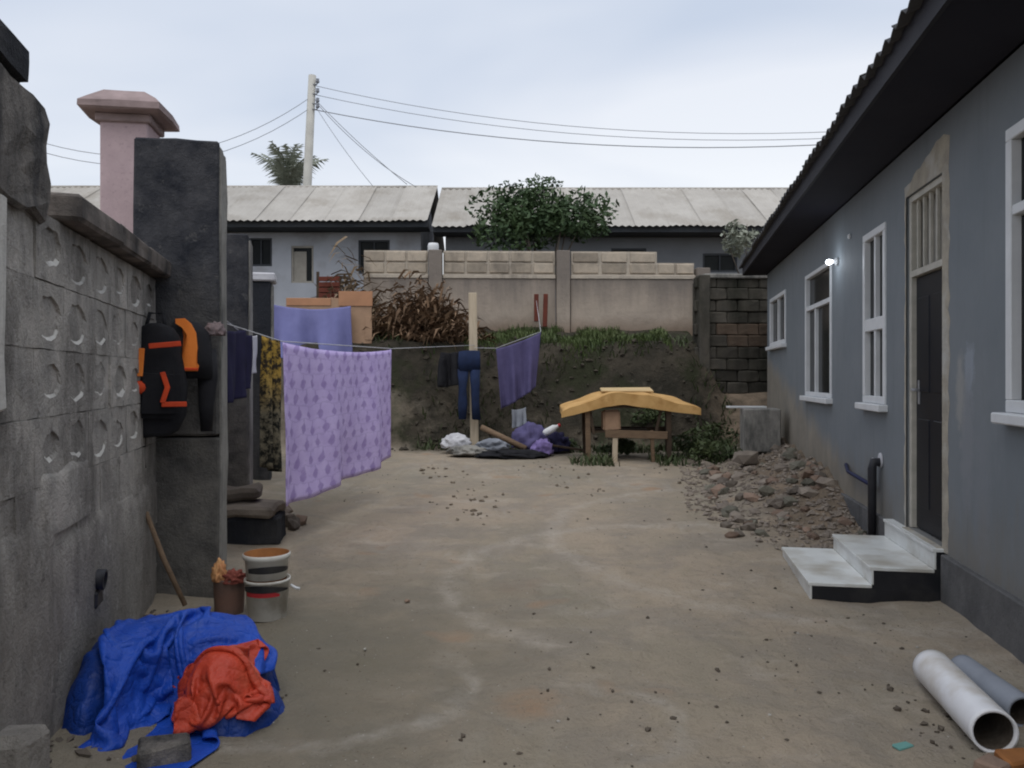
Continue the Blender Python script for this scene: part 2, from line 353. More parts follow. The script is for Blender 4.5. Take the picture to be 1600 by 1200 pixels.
Mt['darkwall'] = conc_mat('mossy_shade_block', (.095, .085, .070), (.065, .060, .052), (.028, .028, .022), (.42, .6), .9, rnd_amt=.25)
Mt['brownblock'] = conc_mat('bare_earth_block', (.105, .076, .056), (.078, .06, .046), (.05, .04, .03), (.5, .68), 1.2, rnd_amt=.2)
Mt['pink'] = conc_mat('pink_paint', (.50, .385, .40), (.43, .33, .345), (.30, .235, .245), (.55, .8), .8, bump=.12)
Mt['pinkcap'] = mat('weathered_pink_cap', (.36, .275, .27), (.22, .17, .165), 4, bump=.4)
Mt['white'] = mat('white_metal', (.72, .73, .74), (.64, .65, .66), 5, .45, .05)
Mt['tile'] = mat('white_tile', (.72, .735, .72), (.62, .63, .61), 3.5, .35, .08, c3=(.44, .41, .35), sc3=2.2, spec=.5)
Mt['black'] = mat('black_gloss', (.014, .015, .018), (.022, .022, .026), 5, .4, .08, c3=(.05, .048, .046), sc3=3, spec=.3)
Mt['door'] = mat('dark_steel_door', (.008, .010, .015), (.012, .014, .02), 3, .42, .06, spec=.25)
Mt['glass'] = mat('dark_window_glass', (.012, .014, .015), (.022, .024, .024), 1.2, .12, 0, spec=.3)
Mt['bars'] = mat('beige_bars', (.52, .49, .43), (.40, .38, .33), 8, .6, .1)
Mt['louvre'] = mat('grey_beige_panel', (.30, .285, .25), (.24, .225, .2), 6, .7, .1)
Mt['plaster'] = mat('raw_plaster', (.44, .395, .32), (.32, .29, .245), 7, .95, .6, .02, c3=(.50, .49, .46), sc3=3)
Mt['soffit'] = mat('dark_soffit', (.020, .020, .030), (.026, .025, .035), 2, .85, .1)
Mt['fascia'] = mat('dark_fascia', (.030, .029, .036), (.022, .021, .028), 3, .7, .15)
Mt['darkroof'] = mat('dark_roof_metal', (.06, .058, .058), (.042, .041, .043), 5, .6, .2)
Mt['tin'] = mat('weathered_tin', (.44, .415, .375), (.37, .345, .31), 1.6, .7, .1, c3=(.29, .26, .22), sc3=.7, rnd_amt=.09, spec=.4)
Mt['farwall'] = mat('pale_grey_wall', (.42, .435, .475), (.36, .375, .41), 1.2, .9, .1, c3=(.25, .24, .24), sc3=.7)
Mt['farwall2'] = mat('dull_grey_wall', (.19, .20, .215), (.16, .168, .18), 1.2, .9, .1)
Mt['fardark'] = mat('dark_fascia_far', (.045, .05, .058), (.06, .064, .07), 2, .8, .05)
Mt['cream'] = mat('cream_curtain', (.36, .335, .29), (.28, .26, .23), 4, .9, .1)
Mt['plinth'] = conc_mat('dark_cement_plinth', (.15, .148, .148), (.11, .11, .112), (.07, .07, .072), (.5, .7), 1.5)
Mt['palewood'] = mat('pale_timber', (.56, .47, .35), (.44, .36, .26), 4, .8, .2, stretch=(6, 6, .6))
Mt['wood'] = mat('brown_timber', (.20, .135, .085), (.13, .088, .058), 6, .85, .3, stretch=(1, 6, 6))
Mt['darkwood'] = mat('dark_timber', (.075, .052, .035), (.045, .033, .024), 8, .85, .3)
Mt['ply'] = mat('tan_board', (.42, .275, .18), (.34, .22, .145), 2.5, .85, .1, c3=(.28, .18, .12), sc3=3)
Mt['plyor'] = mat('orange_tan_board', (.46, .24, .135), (.38, .20, .115), 3, .85, .1)
Mt['foam'] = mat('yellow_foam', (.60, .37, .15), (.48, .285, .105), 4, .95, .35, c3=(.38, .20, .065), sc3=3)
def tarp_mat(name, a, b, dust):
    g = N(name); col = g.mix(g.ramp(g.noise(4, 5, .65), .35, .65), a, b)
    col = g.mix(g.math('MULTIPLY', g.ramp(g.noise(3.1, 6, .7), .52, .74), .38), col, dust)
    vo = g.n('ShaderNodeTexVoronoi', feature='DISTANCE_TO_EDGE'); vo.inputs['Scale'].default_value = 9
    wv = g.n('ShaderNodeVectorMath', operation='MULTIPLY_ADD'); g.l(g.noise(6, 3, .6, col=True), wv.inputs[0]); wv.inputs[1].default_value = (.14, .14, .14); g.l(g.pos, wv.inputs[2]); g.l(wv.outputs[0], vo.inputs['Vector'])
    cre = g.math('MULTIPLY', g.math('MINIMUM', vo.outputs[0], .12), 5)
    vo2 = g.n('ShaderNodeTexVoronoi', feature='DISTANCE_TO_EDGE'); vo2.inputs['Scale'].default_value = 24; g.l(wv.outputs[0], vo2.inputs['Vector'])
    g.bump(g.math('ADD', g.math('ADD', cre, g.math('MULTIPLY', g.noise(7, 5, .65, dist=.8), 1.2)), g.math('MULTIPLY', g.math('MINIMUM', vo2.outputs[0], .12), 1.6)), .3, .03)
    return g.done(col, .5, .3)
Mt['blue'] = tarp_mat('blue_tarpaulin', (.010, .070, .44), (.008, .050, .34), (.10, .15, .33))
Mt['red'] = tarp_mat('red_tarpaulin', (.52, .060, .026), (.40, .042, .022), (.42, .15, .09))
Mt['sheet'] = sheet_mat()
Mt['bluesheet'] = mat('dusty_blue_cloth', (.17, .175, .36), (.14, .145, .31), 3, .9, .15)
Mt['purple'] = mat('dark_purple_cloth', (.10, .088, .19), (.075, .066, .15), 4, .9, .2)
Mt['navy'] = mat('navy_cloth', (.022, .020, .058), (.016, .015, .042), 6, .9, .2)
Mt['jeans'] = mat('denim', (.016, .028, .075), (.012, .02, .05), 9, .9, .3)
Mt['blackcloth'] = mat('black_cloth', (.010, .010, .013), (.017, .017, .02), 7, .85, .3)
Mt['orange'] = mat('orange_cloth', (.85, .25, .045), (.72, .19, .03), 6, .75, .2)
Mt['redor'] = mat('red_orange_trim', (.62, .07, .02), (.48, .05, .018), 8, .75, .15)
Mt['whitecloth'] = mat('off_white_cloth', (.55, .55, .57), (.44, .44, .47), 6, .9, .2)
def leopard():
    g = N('brown_print_cloth'); x, y, z = g.sepx(g.pos)
    f = g.ramp(g.noise(17, 4, .7), .42, .58)
    a = g.mix(f, (.035, .028, .022), (.42, .27, .06)); b = g.mix(f, (.016, .016, .014), (.16, .14, .10))
    mr = g.n('ShaderNodeMapRange'); mr.inputs[1].default_value = 1.35; mr.inputs[2].default_value = 1.75; g.l(z, mr.inputs[0])
    return g.done(g.mix(mr.outputs[0], b, a), .9, .1)
Mt['leopard'] = leopard()
Mt['pvc'] = mat('white_pvc', (.80, .80, .82), (.72, .72, .74), 3, .4, .05, c3=(.50, .45, .38), sc3=2.6, spec=.4)
Mt['greypipe'] = mat('grey_pipe', (.27, .29, .33), (.21, .225, .26), 4, .7, .2)
Mt['blackpipe'] = mat('black_pipe', (.02, .02, .024), (.035, .035, .04), 6, .5, .1)
Mt['pail'] = mat('dirty_white_plastic', (.66, .64, .59), (.54, .52, .47), 5, .55, .1, c3=(.36, .32, .26), sc3=5)
Mt['rust'] = mat('orange_brown_clay', (.30, .125, .042), (.20, .08, .03), 6, .9, .3)
Mt['stone'] = mat('grey_rubble_stone', (.23, .195, .16), (.15, .125, .105), 5, .95, .5, .02, rnd_amt=.4)
Mt['redstone'] = mat('red_brick_rubble', (.23, .16, .12), (.165, .118, .09), 6, .95, .5, .02, rnd_amt=.35)
Mt['greenstone'] = mat('mossy_stone', (.155, .145, .115), (.10, .095, .075), 6, .95, .5, .02, rnd_amt=.35)
Mt['bankclod'] = mat('dark_clods', (.075, .064, .048), (.045, .038, .030), 5, .95, .4)
Mt['crumb'] = mat('dark_crumbs', (.07, .055, .042), (.12, .10, .08), 20, .95, .3)
Mt['gritmat'] = mat('brown_grit', (.15, .12, .09), (.20, .165, .125), 20, .95, .3)
Mt['palecrumb'] = mat('pale_crumbs', (.42, .40, .36), (.3, .28, .25), 20, .95, .3)
Mt['grass'] = leaf_mat('grass_green', (.060, .088, .026), (.088, .105, .036))
Mt['weed'] = leaf_mat('weed_green', (.040, .058, .022), (.066, .080, .032))
Mt['shrub'] = leaf_mat('shrub_green', (.034, .062, .026), (.072, .108, .044), 1.6)
Mt['palm'] = leaf_mat('palm_green', (.21, .225, .18), (.27, .28, .22), .6)
Mt['dry'] = mat('dry_fronds', (.20, .125, .075), (.115, .072, .045), 3, .9, .2, c3=(.27, .185, .115), sc3=2)
Mt['drypale'] = mat('pale_dry_fronds', (.24, .18, .115), (.14, .10, .068), 3, .9, .2)
Mt['bark'] = mat('grey_bark', (.16, .135, .11), (.10, .085, .07), 6, .95, .4)
Mt['pole'] = mat('pale_pole', (.50, .49, .45), (.42, .41, .38), 2, .8, .1)
Mt['wire'] = mat('grey_wire', (.20, .21, .23), (.24, .25, .27), 4, .7, 0)
Mt['metal'] = mat('dull_metal', (.30, .30, .31), (.24, .24, .25), 8, .4, .1, spec=.6)
Mt['redlabel'] = mat('red_print', (.45, .035, .04), (.38, .03, .035), 8, .5, .05)
Mt['terr'] = mat('clay_paint', (.16, .045, .03), (.11, .035, .025), 4, .9, .2)
Mt['teal'] = mat('teal_plastic', (.14, .32, .29), (.12, .27, .25), 8, .5, .05)
Mt['glass'].node_tree.nodes['Principled BSDF'].inputs['IOR'].default_value = 1.2
gl = N('lamp_glow'); gl.p.inputs['Emission Color'].default_value = (.86, .93, 1, 1); gl.p.inputs['Emission Strength'].default_value = 14
Mt['glow'] = gl.done((.8, .85, .9), .4, .3)

# ------------------------------------------------------------------ ground
HX, HK = 2.157, .175                       # house wall line X = HX + HK*Y
HN = math.hypot(1, HK)
def gz(x, y):
    b = .03 * min(max(y - 6, 0), 9.7)
    yb = 15.75 + .35 * noise.noise((x * .55, 3.1, 0)) - .5 * smooth(-1.2, -2.6, x)
    t = smooth(0, 1.0 + .25 * noise.noise((x * .9, 8, 1)), y - yb)
    top = 2.42 + .07 * noise.noise((x * .8, y * .8, 2)) - 1.1 * smooth(3.9, 4.4, x) * (1 - smooth(17.6, 18.6, y))
    h = b + t * (top - b)
    h += .36 * smooth(yb + 1, 18.2, y) if y < 18.2 else .36
    h += .55 * smooth(18.4, 24, y)
    if 12 < y < 18 and t > 0: h += .12 * noise.noise((x * 1.7, y * 1.7, h * 1.5)) * t
    d = (HX + HK * y - x) / HN              # metres out from the house wall
    if y > 7 and y < 17:
        k = smooth(7.6, 10.2, y) * (1 - smooth(14.5, 16.2, y)) * max(0, 1 - max(d, 0) / (1.30 + .3 * noise.noise((y * .8, 0, 5))))
        h += .40 * k ** 1.15 * (1 + .25 * noise.noise((x * 2.3, y * 2.3, 4)))
        h += .05 * k ** .5 * noise.noise((x * 5, y * 5, 9)) 
    # thin drift of soil against the left wall and the plinth
    lw = x - (-2.65 - .239 * (y - 6))
    if y < 15: h += .07 * max(0, 1 - abs(lw) / .5) + .05 * max(0, 1 - max(d, 0) / .5) * (1 if d > -.5 else 0)
    if y < 14: h += .018 * noise.noise((x * 1.1, y * 1.1, 0)) + .016 * noise.noise((x * 2.8, y * 2.8, 0)) + .010 * noise.noise((x * 6, y * 6, 0))
    return h
xs = [-400, -200, -100, -60, -40, -28, -20, -15, -12, -10, -8.5, -7.5] + [-6.8 + i * .05 for i in range(int(13.6 / .05) + 1)] + [7.5, 8.5, 10, 12, 15, 20, 28, 40, 60, 100, 200, 400]
ys = [-200, -80, -40, -20, -10, -5, -2, 0, 1] + [1.8 + i * .05 for i in range(int(17.2 / .05) + 1)] + [19.5, 20.5, 22, 24, 27, 31, 37, 45, 60, 90, 150, 300, 600]
rgp = random.Random(77); PR = []
for i in range(90):
    fx, fy, fa = rgp.uniform(-1.6, 2.3), rgp.uniform(3.0, 9.0), rgp.gauss(0, .5); PR.append((fx, fy, math.cos(fa), math.sin(fa)))
def prints(x, y):                        # shallow trodden dents with a pushed up rim
    h = 0
    if not (2.5 < y < 9.5 and -2.2 < x < 2.8): return 0
    for fx, fy, c_, s_ in PR:
        dx, dy = x - fx, y - fy
        if abs(dx) < .25 and abs(dy) < .25:
            a_, b_ = dx * c_ + dy * s_, -dx * s_ + dy * c_; r = (a_ / .065) ** 2 + (b_ / .15) ** 2
            if r < 3: h += -.016 * max(0, 1 - r) + .007 * max(0, 1 - abs(r - 1.6) / 1.2)
    return h + .006 * noise.noise((x * 13, y * 13, 2))
V = [(x, y, gz(x, y) + prints(x, y)) for y in ys for x in xs]; nx = len(xs)
F = [(j * nx + i, j * nx + i + 1, (j + 1) * nx + i + 1, (j + 1) * nx + i) for j in range(len(ys) - 1) for i in range(nx - 1)]
tag(meshfrom('ground', V, F, Mt['ground'], sm=True), kind='structure')

# ------------------------------------------------------------------ house (local x along the wall away from the camera, y out into the yard)
S0 = 5.0
def hs(Y): return Y * HN - S0
HANG = math.atan2(1, HK)
ux = Vector((HK, 1, 0)) / HN
house = empty('grey_house', (HX + ux.x * S0, ux.y * S0, 0), HANG, 'long single storey house painted blue grey with white framed windows and dark eaves', 'house')
def hw(s, o, z):                            # house local -> world
    n = Vector((-1, HK, 0)) / HN
    return house.location + ux * s + n * o + Vector((0, 0, z))
S_A, S_B, ZT = -4.6, 15.35 - S0, 3.62
ops = {'w1': (-1.62, -.05, 1.47, 3.18), 'door': (1.04, 1.90, .42, 3.20), 'w2': (2.53, 3.32, 1.43, 3.12), 'w3': (4.82, 6.47, 1.43, 3.10), 'w4': (8.2, 9.95, 2.24, 3.11)}
sx_ = sorted({S_A, S_B} | {v for o in ops.values() for v in o[:2]}); sz = sorted({.0, ZT} | {v for o in ops.values() for v in o[2:]})
mb = MB()
for i in range(len(sx_) - 1):
    for j in range(len(sz) - 1):
        a, b, c, d = sx_[i], sx_[i + 1], sz[j], sz[j + 1]
        if any(o[0] <= a + 1e-6 and b <= o[1] + 1e-6 and o[2] <= c + 1e-6 and d <= o[3] + 1e-6 for o in ops.values()): continue
        mb.quad((a, 0, c), (b, 0, c), (b, 0, d), (a, 0, d))
for a, b, c, d in ops.values():
    mb.quad((a, 0, c), (b, 0, c), (b, -.2, c), (a, -.2, c)); mb.quad((a, 0, d), (b, 0, d), (b, -.2, d), (a, -.2, d))
    mb.quad((a, 0, c), (a, 0, d), (a, -.2, d), (a, -.2, c)); mb.quad((b, 0, c), (b, 0, d), (b, -.2, d), (b, -.2, c))
D = -7.0
mb.quad((S_A, 0, 0), (S_A, D, 0), (S_A, D, ZT), (S_A, 0, ZT)); mb.quad((S_B, 0, 0), (S_B, D, 0), (S_B, D, ZT), (S_B, 0, ZT)); mb.quad((S_A, D, 0), (S_B, D, 0), (S_B, D, ZT), (S_A, D, ZT))
mb.quad((S_A, 0, ZT), (S_B, 0, ZT), (S_B, D, ZT), (S_A, D, ZT)); 
bmesh.ops.remove_doubles(mb.b, verts=mb.b.verts, dist=.0005)
mb.build('wall', Mt['house'], house)
# plinth
p = MB()
for a, b in ((S_A, 1.0), (1.94, S_B)):
    n = int((b - a) / .25)
    p.box(((a + b) / 2, .012, .14), (b - a, .055, .48), bev=.008)
p.build('plinth', Mt['plinth'], house)

def window(key, mull, trans, panes, fr=.055):
    a, b, c, d = ops[key]
    wnd = MB()
    y0, y1 = .018, -.06
    yc, dy = (y0 + y1) / 2, y0 - y1
    wnd.box(((a + b) / 2, yc, d - fr / 2), (b - a, dy, fr), bev=.006); wnd.box(((a + b) / 2, yc, c + fr / 2), (b - a, dy, fr), bev=.006)
    wnd.box((a + fr / 2, yc, (c + d) / 2), (fr, dy, d - c - 2 * fr - .001), bev=.006); wnd.box((b - fr / 2, yc, (c + d) / 2), (fr, dy, d - c - 2 * fr - .001), bev=.006)
    f = wnd.build('window', Mt['white'], house)
    for (m0, z0, z1) in mull: MB().box((a + m0 * (b - a), yc - .006, (z0 + z1) / 2), (.045, dy - .02, z1 - z0), bev=.004).build('mullion', Mt['white'], f)
    for (zt, h) in trans: MB().box(((a + b) / 2, yc - .002, zt), (b - a - 2 * fr - .002, dy - .012, h), bev=.004).build('transom', Mt['white'], f)
    for (x0, x1, z0, z1) in panes:
        MB().box((a + (x0 + x1) / 2 * (b - a), -.045, (z0 + z1) / 2), ((x1 - x0) * (b - a) - .03, .006, z1 - z0 - .03)).build('pane', Mt['glass'], f)
    MB().box(((a + b) / 2, .035, c - .035), (b - a + .08, .10, .066), bev=.008).build('sill', Mt['white'], f)
    MB().box(((a + b) / 2, -.17, (c + d) / 2), (b - a - .01, .004, d - c - .01)).build('blind', Mt['fardark'], f)
    return f
w1 = ops['w1']; window('w1', [(.5, 1.5, 2.66)], [(2.68, .06)], [(0, .5, 1.5, 2.66), (.5, 1, 1.5, 2.66), (0, 1, 2.7, 3.15)], fr=.075)
window('w2', [(.5, 1.48, 2.14), (.5, 2.26, 3.08)], [(2.2, .12)], [(0, .5, 1.45, 2.15), (.5, 1, 1.45, 2.15), (0, .5, 2.25, 3.1), (.5, 1, 2.25, 3.1)], fr=.07)
window('w3', [(.62, 1.48, 2.6)], [(2.63, .06)], [(0, .62, 1.45, 2.61), (.62, 1, 1.45, 2.61), (0, 1, 2.65, 3.08)])
window('w4', [(.5, 2.3, 3.06)], [], [(0, .5, 2.26, 3.1), (.5, 1, 2.26, 3.1)], fr=.07)
# door with barred fanlight
a, b, c, d = ops['door']; zf = 2.545
fr = MB()
for x in (a + .025, b - .025): fr.box((x, -.055, (c + d) / 2), (.05, .09, d - c - .002), bev=.006)
fr.box(((a + b) / 2, -.055, d - .026), (b - a - .104, .088, .05)); fr.box(((a + b) / 2, -.054, zf), (b - a - .104, .086, .05))
dfr = fr.build('door_frame', Mt['bars'], house)
dl = MB(); dl.box(((a + b) / 2, -.075, (c + zf - .03) / 2 + .005), (b - a - .106, .045, zf - c - .05), bev=.004)
for zz, hh in ((.98, .72), (1.95, .78)):
    for xx in (-.19, .19): dl.box(((a + b) / 2 + xx, -.052, zz), (.28, .012, hh), bev=.005)
door = dl.build('door', Mt['door'], house)
MB().tube([(b - .13, -.045, 1.58), (b - .13, -.0, 1.58), (b - .135, .01, 1.58), (b - .25, .012, 1.575)], .011, 8).box((b - .13, -.049, 1.56), (.045, .008, .2), bev=.003).build('handle', Mt['metal'], door)
MB().box(((a + b) / 2, -.12, (zf + d) / 2), (b - a - .02, .01, d - zf - .06)).build('fanlight_panel', Mt['louvre'], house)
for i in range(5):
    x = a + .05 + (b - a - .1) * (i + .5) / 5
    MB().box((x, -.05, (zf + d) / 2), (.028, .028, d - zf - .075), bev=.004).build('fanlight_bar', Mt['bars'], house)
# raw plaster round the door where paint has not reached: a ragged strip
def ragged(pts_in, pts_out, y, name):
    mbx = MB(); vi = [mbx.b.verts.new((x, y, z)) for x, z in pts_in]; vo = [mbx.b.verts.new((x, 0.001, z)) for x, z in pts_out]
    for i in range(len(vi) - 1): mbx.b.faces.new((vi[i], vi[i + 1], vo[i + 1], vo[i]))
    return mbx.build(name, Mt['plaster'], house)
pin, pout = [], []
def edge(x0, z0, x1, z1, dx, dz, n, w0, w1):
    for i in range(n):
        t = i / (n - 1); x, z = x0 + (x1 - x0) * t, z0 + (z1 - z0) * t; k = w0 + (w1 - w0) * t + rnd(-.018, .03)
        pin.append((x, z)); pout.append((x + dx * k, z + dz * k))
edge(a, c - .03, a, d, -1, 0, 34, .09, .11)
pin.append((a, d)); pout.append((a - .12, d + .24))
edge(a + .01, d, b - .01, d, 0, 1, 12, .30, .10)
pin.append((b, d)); pout.append((b + .09, d + .10))
edge(b, d, b, c - .03, 1, 0, 34, .07, .09)
ragged(pin, pout, .014, 'plaster_surround')
MB().box(((a + b) / 2, .005, c - .012), (b - a - .004, .09, .022), bev=.004).build('threshold', Mt['plaster'], house)
# roof: eave edge runs slightly out of parallel
def ov(s): return .40 + .18 * (S_B - s) / 11.0
def ez(s): return 3.665
SE0, SE1 = S_A - .5, S_B + .28
sf = MB(); sf.quad((SE0, ov(SE0), ez(SE0)), (SE1, ov(SE1), ez(SE1)), (SE1, -.0, ZT + .02), (SE0, -.0, ZT + .02))
sf.build('soffit', Mt['soffit'], house)
fa = MB()
pts = [(SE0, ov(SE0)), (SE1, ov(SE1))]
vs = [fa.b.verts.new((s, o + dd, ez(s) + dz)) for s, o in pts for dd, dz in ((0, -.015), (.03, -.015), (.03, .16), (0, .16))]
for q in ((0, 1, 5, 4), (1, 2, 6, 5), (2, 3, 7, 6), (3, 0, 4, 7), (0, 1, 2, 3), (4, 5, 6, 7)): fa.b.faces.new([vs[i] for i in q])
fa.build('fascia', Mt['fascia'], house)
# gable end board closing the eave and the roof end
PITCH = math.tan(R(19))
ridge_y = D / 2
for s in (SE1, SE0):
    o = ov(s); zt = lambda y: ez(s) + .15 + (o - y) * PITCH
    gb = MB()
    poly = [(o + .02, ez(s) - .02), (o + .02, ez(s) + .15), (ridge_y, zt(ridge_y)), (D - .5, ez(s) + .15), (D - .5, ez(s) - .02)]
    q1 = [gb.b.verts.new((s, y, z)) for y, z in poly]; q2 = [gb.b.verts.new((s + .03, y, z)) for y, z in poly]
    gb.b.faces.new(q1); gb.b.faces.new(q2)
    for i in range(5): gb.b.faces.new((q1[i], q1[(i + 1) % 5], q2[(i + 1) % 5], q2[i]))
    gb.build('gable_board', Mt['soffit'], house)
# roofing sheets, corrugated, each its own piece
nsh = 19; ws = (SE1 + .1 - SE0) / nsh
for i in range(nsh):
    sm = MB(); nn = 20; s0 = SE0 + i * ws
    for side in (0, 1):
        rows = []
        for k in range(nn + 1):
            s = s0 + ws * 1.02 * k / nn; wv = .028 * math.cos(k / nn * 2 * math.pi * 4)
            o = ov(s) + .09 + (i % 2) * .012
            z0 = ez(s) + .17 + wv + (i % 2) * .006
            if side == 0: rows.append([sm.b.verts.new((s, o, z0 - .03)), sm.b.verts.new((s, ridge_y, z0 + (o - ridge_y) * PITCH))])
            else: rows.append([sm.b.verts.new((s, D - .6, z0 - .03)), sm.b.verts.new((s, ridge_y, z0 + (o - ridge_y) * PITCH))])
        for k in range(nn):
            f = sm.b.faces.new((rows[k][0], rows[k + 1][0], rows[k + 1][1], rows[k][1])); f.smooth = True
    sh = sm.build('roof_sheet', Mt['darkroof'], house)
    md = sh.modifiers.new('thick', 'SOLIDIFY'); md.thickness = .012; md.offset = 1
# wall lamp
lp = empty('wall_lamp', hw(hs(9.34), .0, 3.03), HANG, 'small lit white bulb on the grey wall between two tall windows', 'lamp')
MB().lathe((0, .0, 0), [(.001, 0), (.045, 0), (.045, .03), (.02, .04), (.02, .06), (.001, .06)], 14, Vector((0, 1, 0))).build('lamp_holder', Mt['white'], lp)
MB().lathe((0, .06, 0), [(.014, 0), (.024, .02), (.032, .042), (.026, .064), (.01, .075), (.001, .077)], 14, Vector((0, 1, -.12))).build('bulb', Mt['glow'], lp)
pl = bpy.data.lights.new('bulb_light', 'POINT'); pl.energy = 2.4; pl.color = (.8, .9, 1); pl.shadow_soft_size = .06
plo = bpy.data.objects.new('bulb_light', pl); COL.objects.link(plo); plo.parent = lp; plo.location = (-.02, .24, -.03)
# cable clip dots by the lamp
tag(MB().box((0, 0, 0), (.05, .03, .05), bev=.01).build('junction_box', Mt['white']), 'tiny white junction box high on the grey wall near the lit bulb', 'junction box')
bpy.data.objects['junction_box'].location = hw(hs(8.75), .016, 3.22); bpy.data.objects['junction_box'].rotation_euler.z = HANG
# drain pipe
dp = empty('drain_pipe', hw(hs(7.55), 0, .1), HANG, 'black bent waste pipe on the grey wall just beyond the front steps', 'pipe')
MB().tube([(0.03, .0, .78), (.03, .07, .78), (.02, .085, .72), (.02, .085, .0)], [.045, .045, .04, .036], 10).build('downpipe', Mt['blackpipe'], dp)
MB().tube([(.10, .055, .54), (.10, .055, .60), (.1, .055, .72)], .018, 8).tube([(.10, .055, .545), (1.1, .055, .57), (1.35, .02, .62)], .020, 8).build('branch_pipe', mat('dark_blue_pipe', (.014, .018, .06), (.02, .024, .07), 5, .5, .1), dp)
MB().lathe((.03, .004, .80), [(.001, 0), (.075, 0), (.07, .012), (.001, .014)], 12, Vector((0, 1, 0))).lathe((.30, .004, .75), [(.001, 0), (.05, 0), (.045, .012), (.001, .014)], 10, Vector((0, 1, 0))).build('filler_patch', Mt['whitecloth'], dp)

# entrance steps
st = empty('front_steps', hw(hs(6.42), .0, 0), HANG, 'three white tiled entrance steps with black side panels below the dark door', 'steps')
s0, s1 = hs(5.92) - hs(6.42), hs(7.2) - hs(6.42)
for k, (o, z0, z1) in enumerate(((.95, -.12, .13), (.51, -.12, .262), (.075, -.12, .415))):
    depth_in = .003
    MB().box(((s0 + s1) / 2, (o + depth_in) / 2, (z0 + z1 - .03) / 2 ), (s1 - s0 - .012 - .002 * k, o - depth_in - .012 + .0015 * k, z1 - .03 - z0), bev=.003).build('step_core', Mt['black'], st)
    MB().box(((s0 + s1) / 2, o - .006 if k < 3 else o, (max(z0, -.02 if k == 0 else (.13, .262)[k - 1]) + z1 - .026) / 2), (s1 - s0 - .004, .014, z1 - .026 - max(z0, -.02 if k == 0 else (.13, .262)[k - 1])), bev=.002).build('riser_tile', Mt['tile'], st)
    inner = (.51, .075, .003)[k]
    for h in range(2):
        m0 = s0 + (s1 - s0) * h / 2; m1 = s0 + (s1 - s0) * (h + 1) / 2
        MB().box(((m0 + m1) / 2, (o + .012 + inner) / 2, z1 - .013), (m1 - m0 - .004, o + .012 - inner + .002, .026), bev=.003).build('tread_tile', Mt['tile'], st)

# concrete box by the far corner, plank on top
cb_ = empty('concrete_inspection_box', hw(hs(12.9), .42, gz(*hw(hs(12.9), .42, 0).xy) - .02), HANG, 'grey concrete box standing on the rubble against the far end of the house', 'concrete box')
MB().box((0, 0, .40), (.62, .56, .68), bev=.015).build('casing', Mt['edgec'], cb_)
MB().box((0, 0, .02), (.5, .46, .10)).build('base', Mt['darkwall'], cb_)  # shadow under the box, put in as a dark block
o = tag(MB().box((0, 0, 0), (.16, .62, .03), bev=.004).build('white_plank', Mt['white']), 'thin white plank lying on top of the grey concrete box', 'plank')
o.location = cb_.matrix_basis @ Vector((.1, .20, .757)); o.rotation_euler.z = HANG + .2

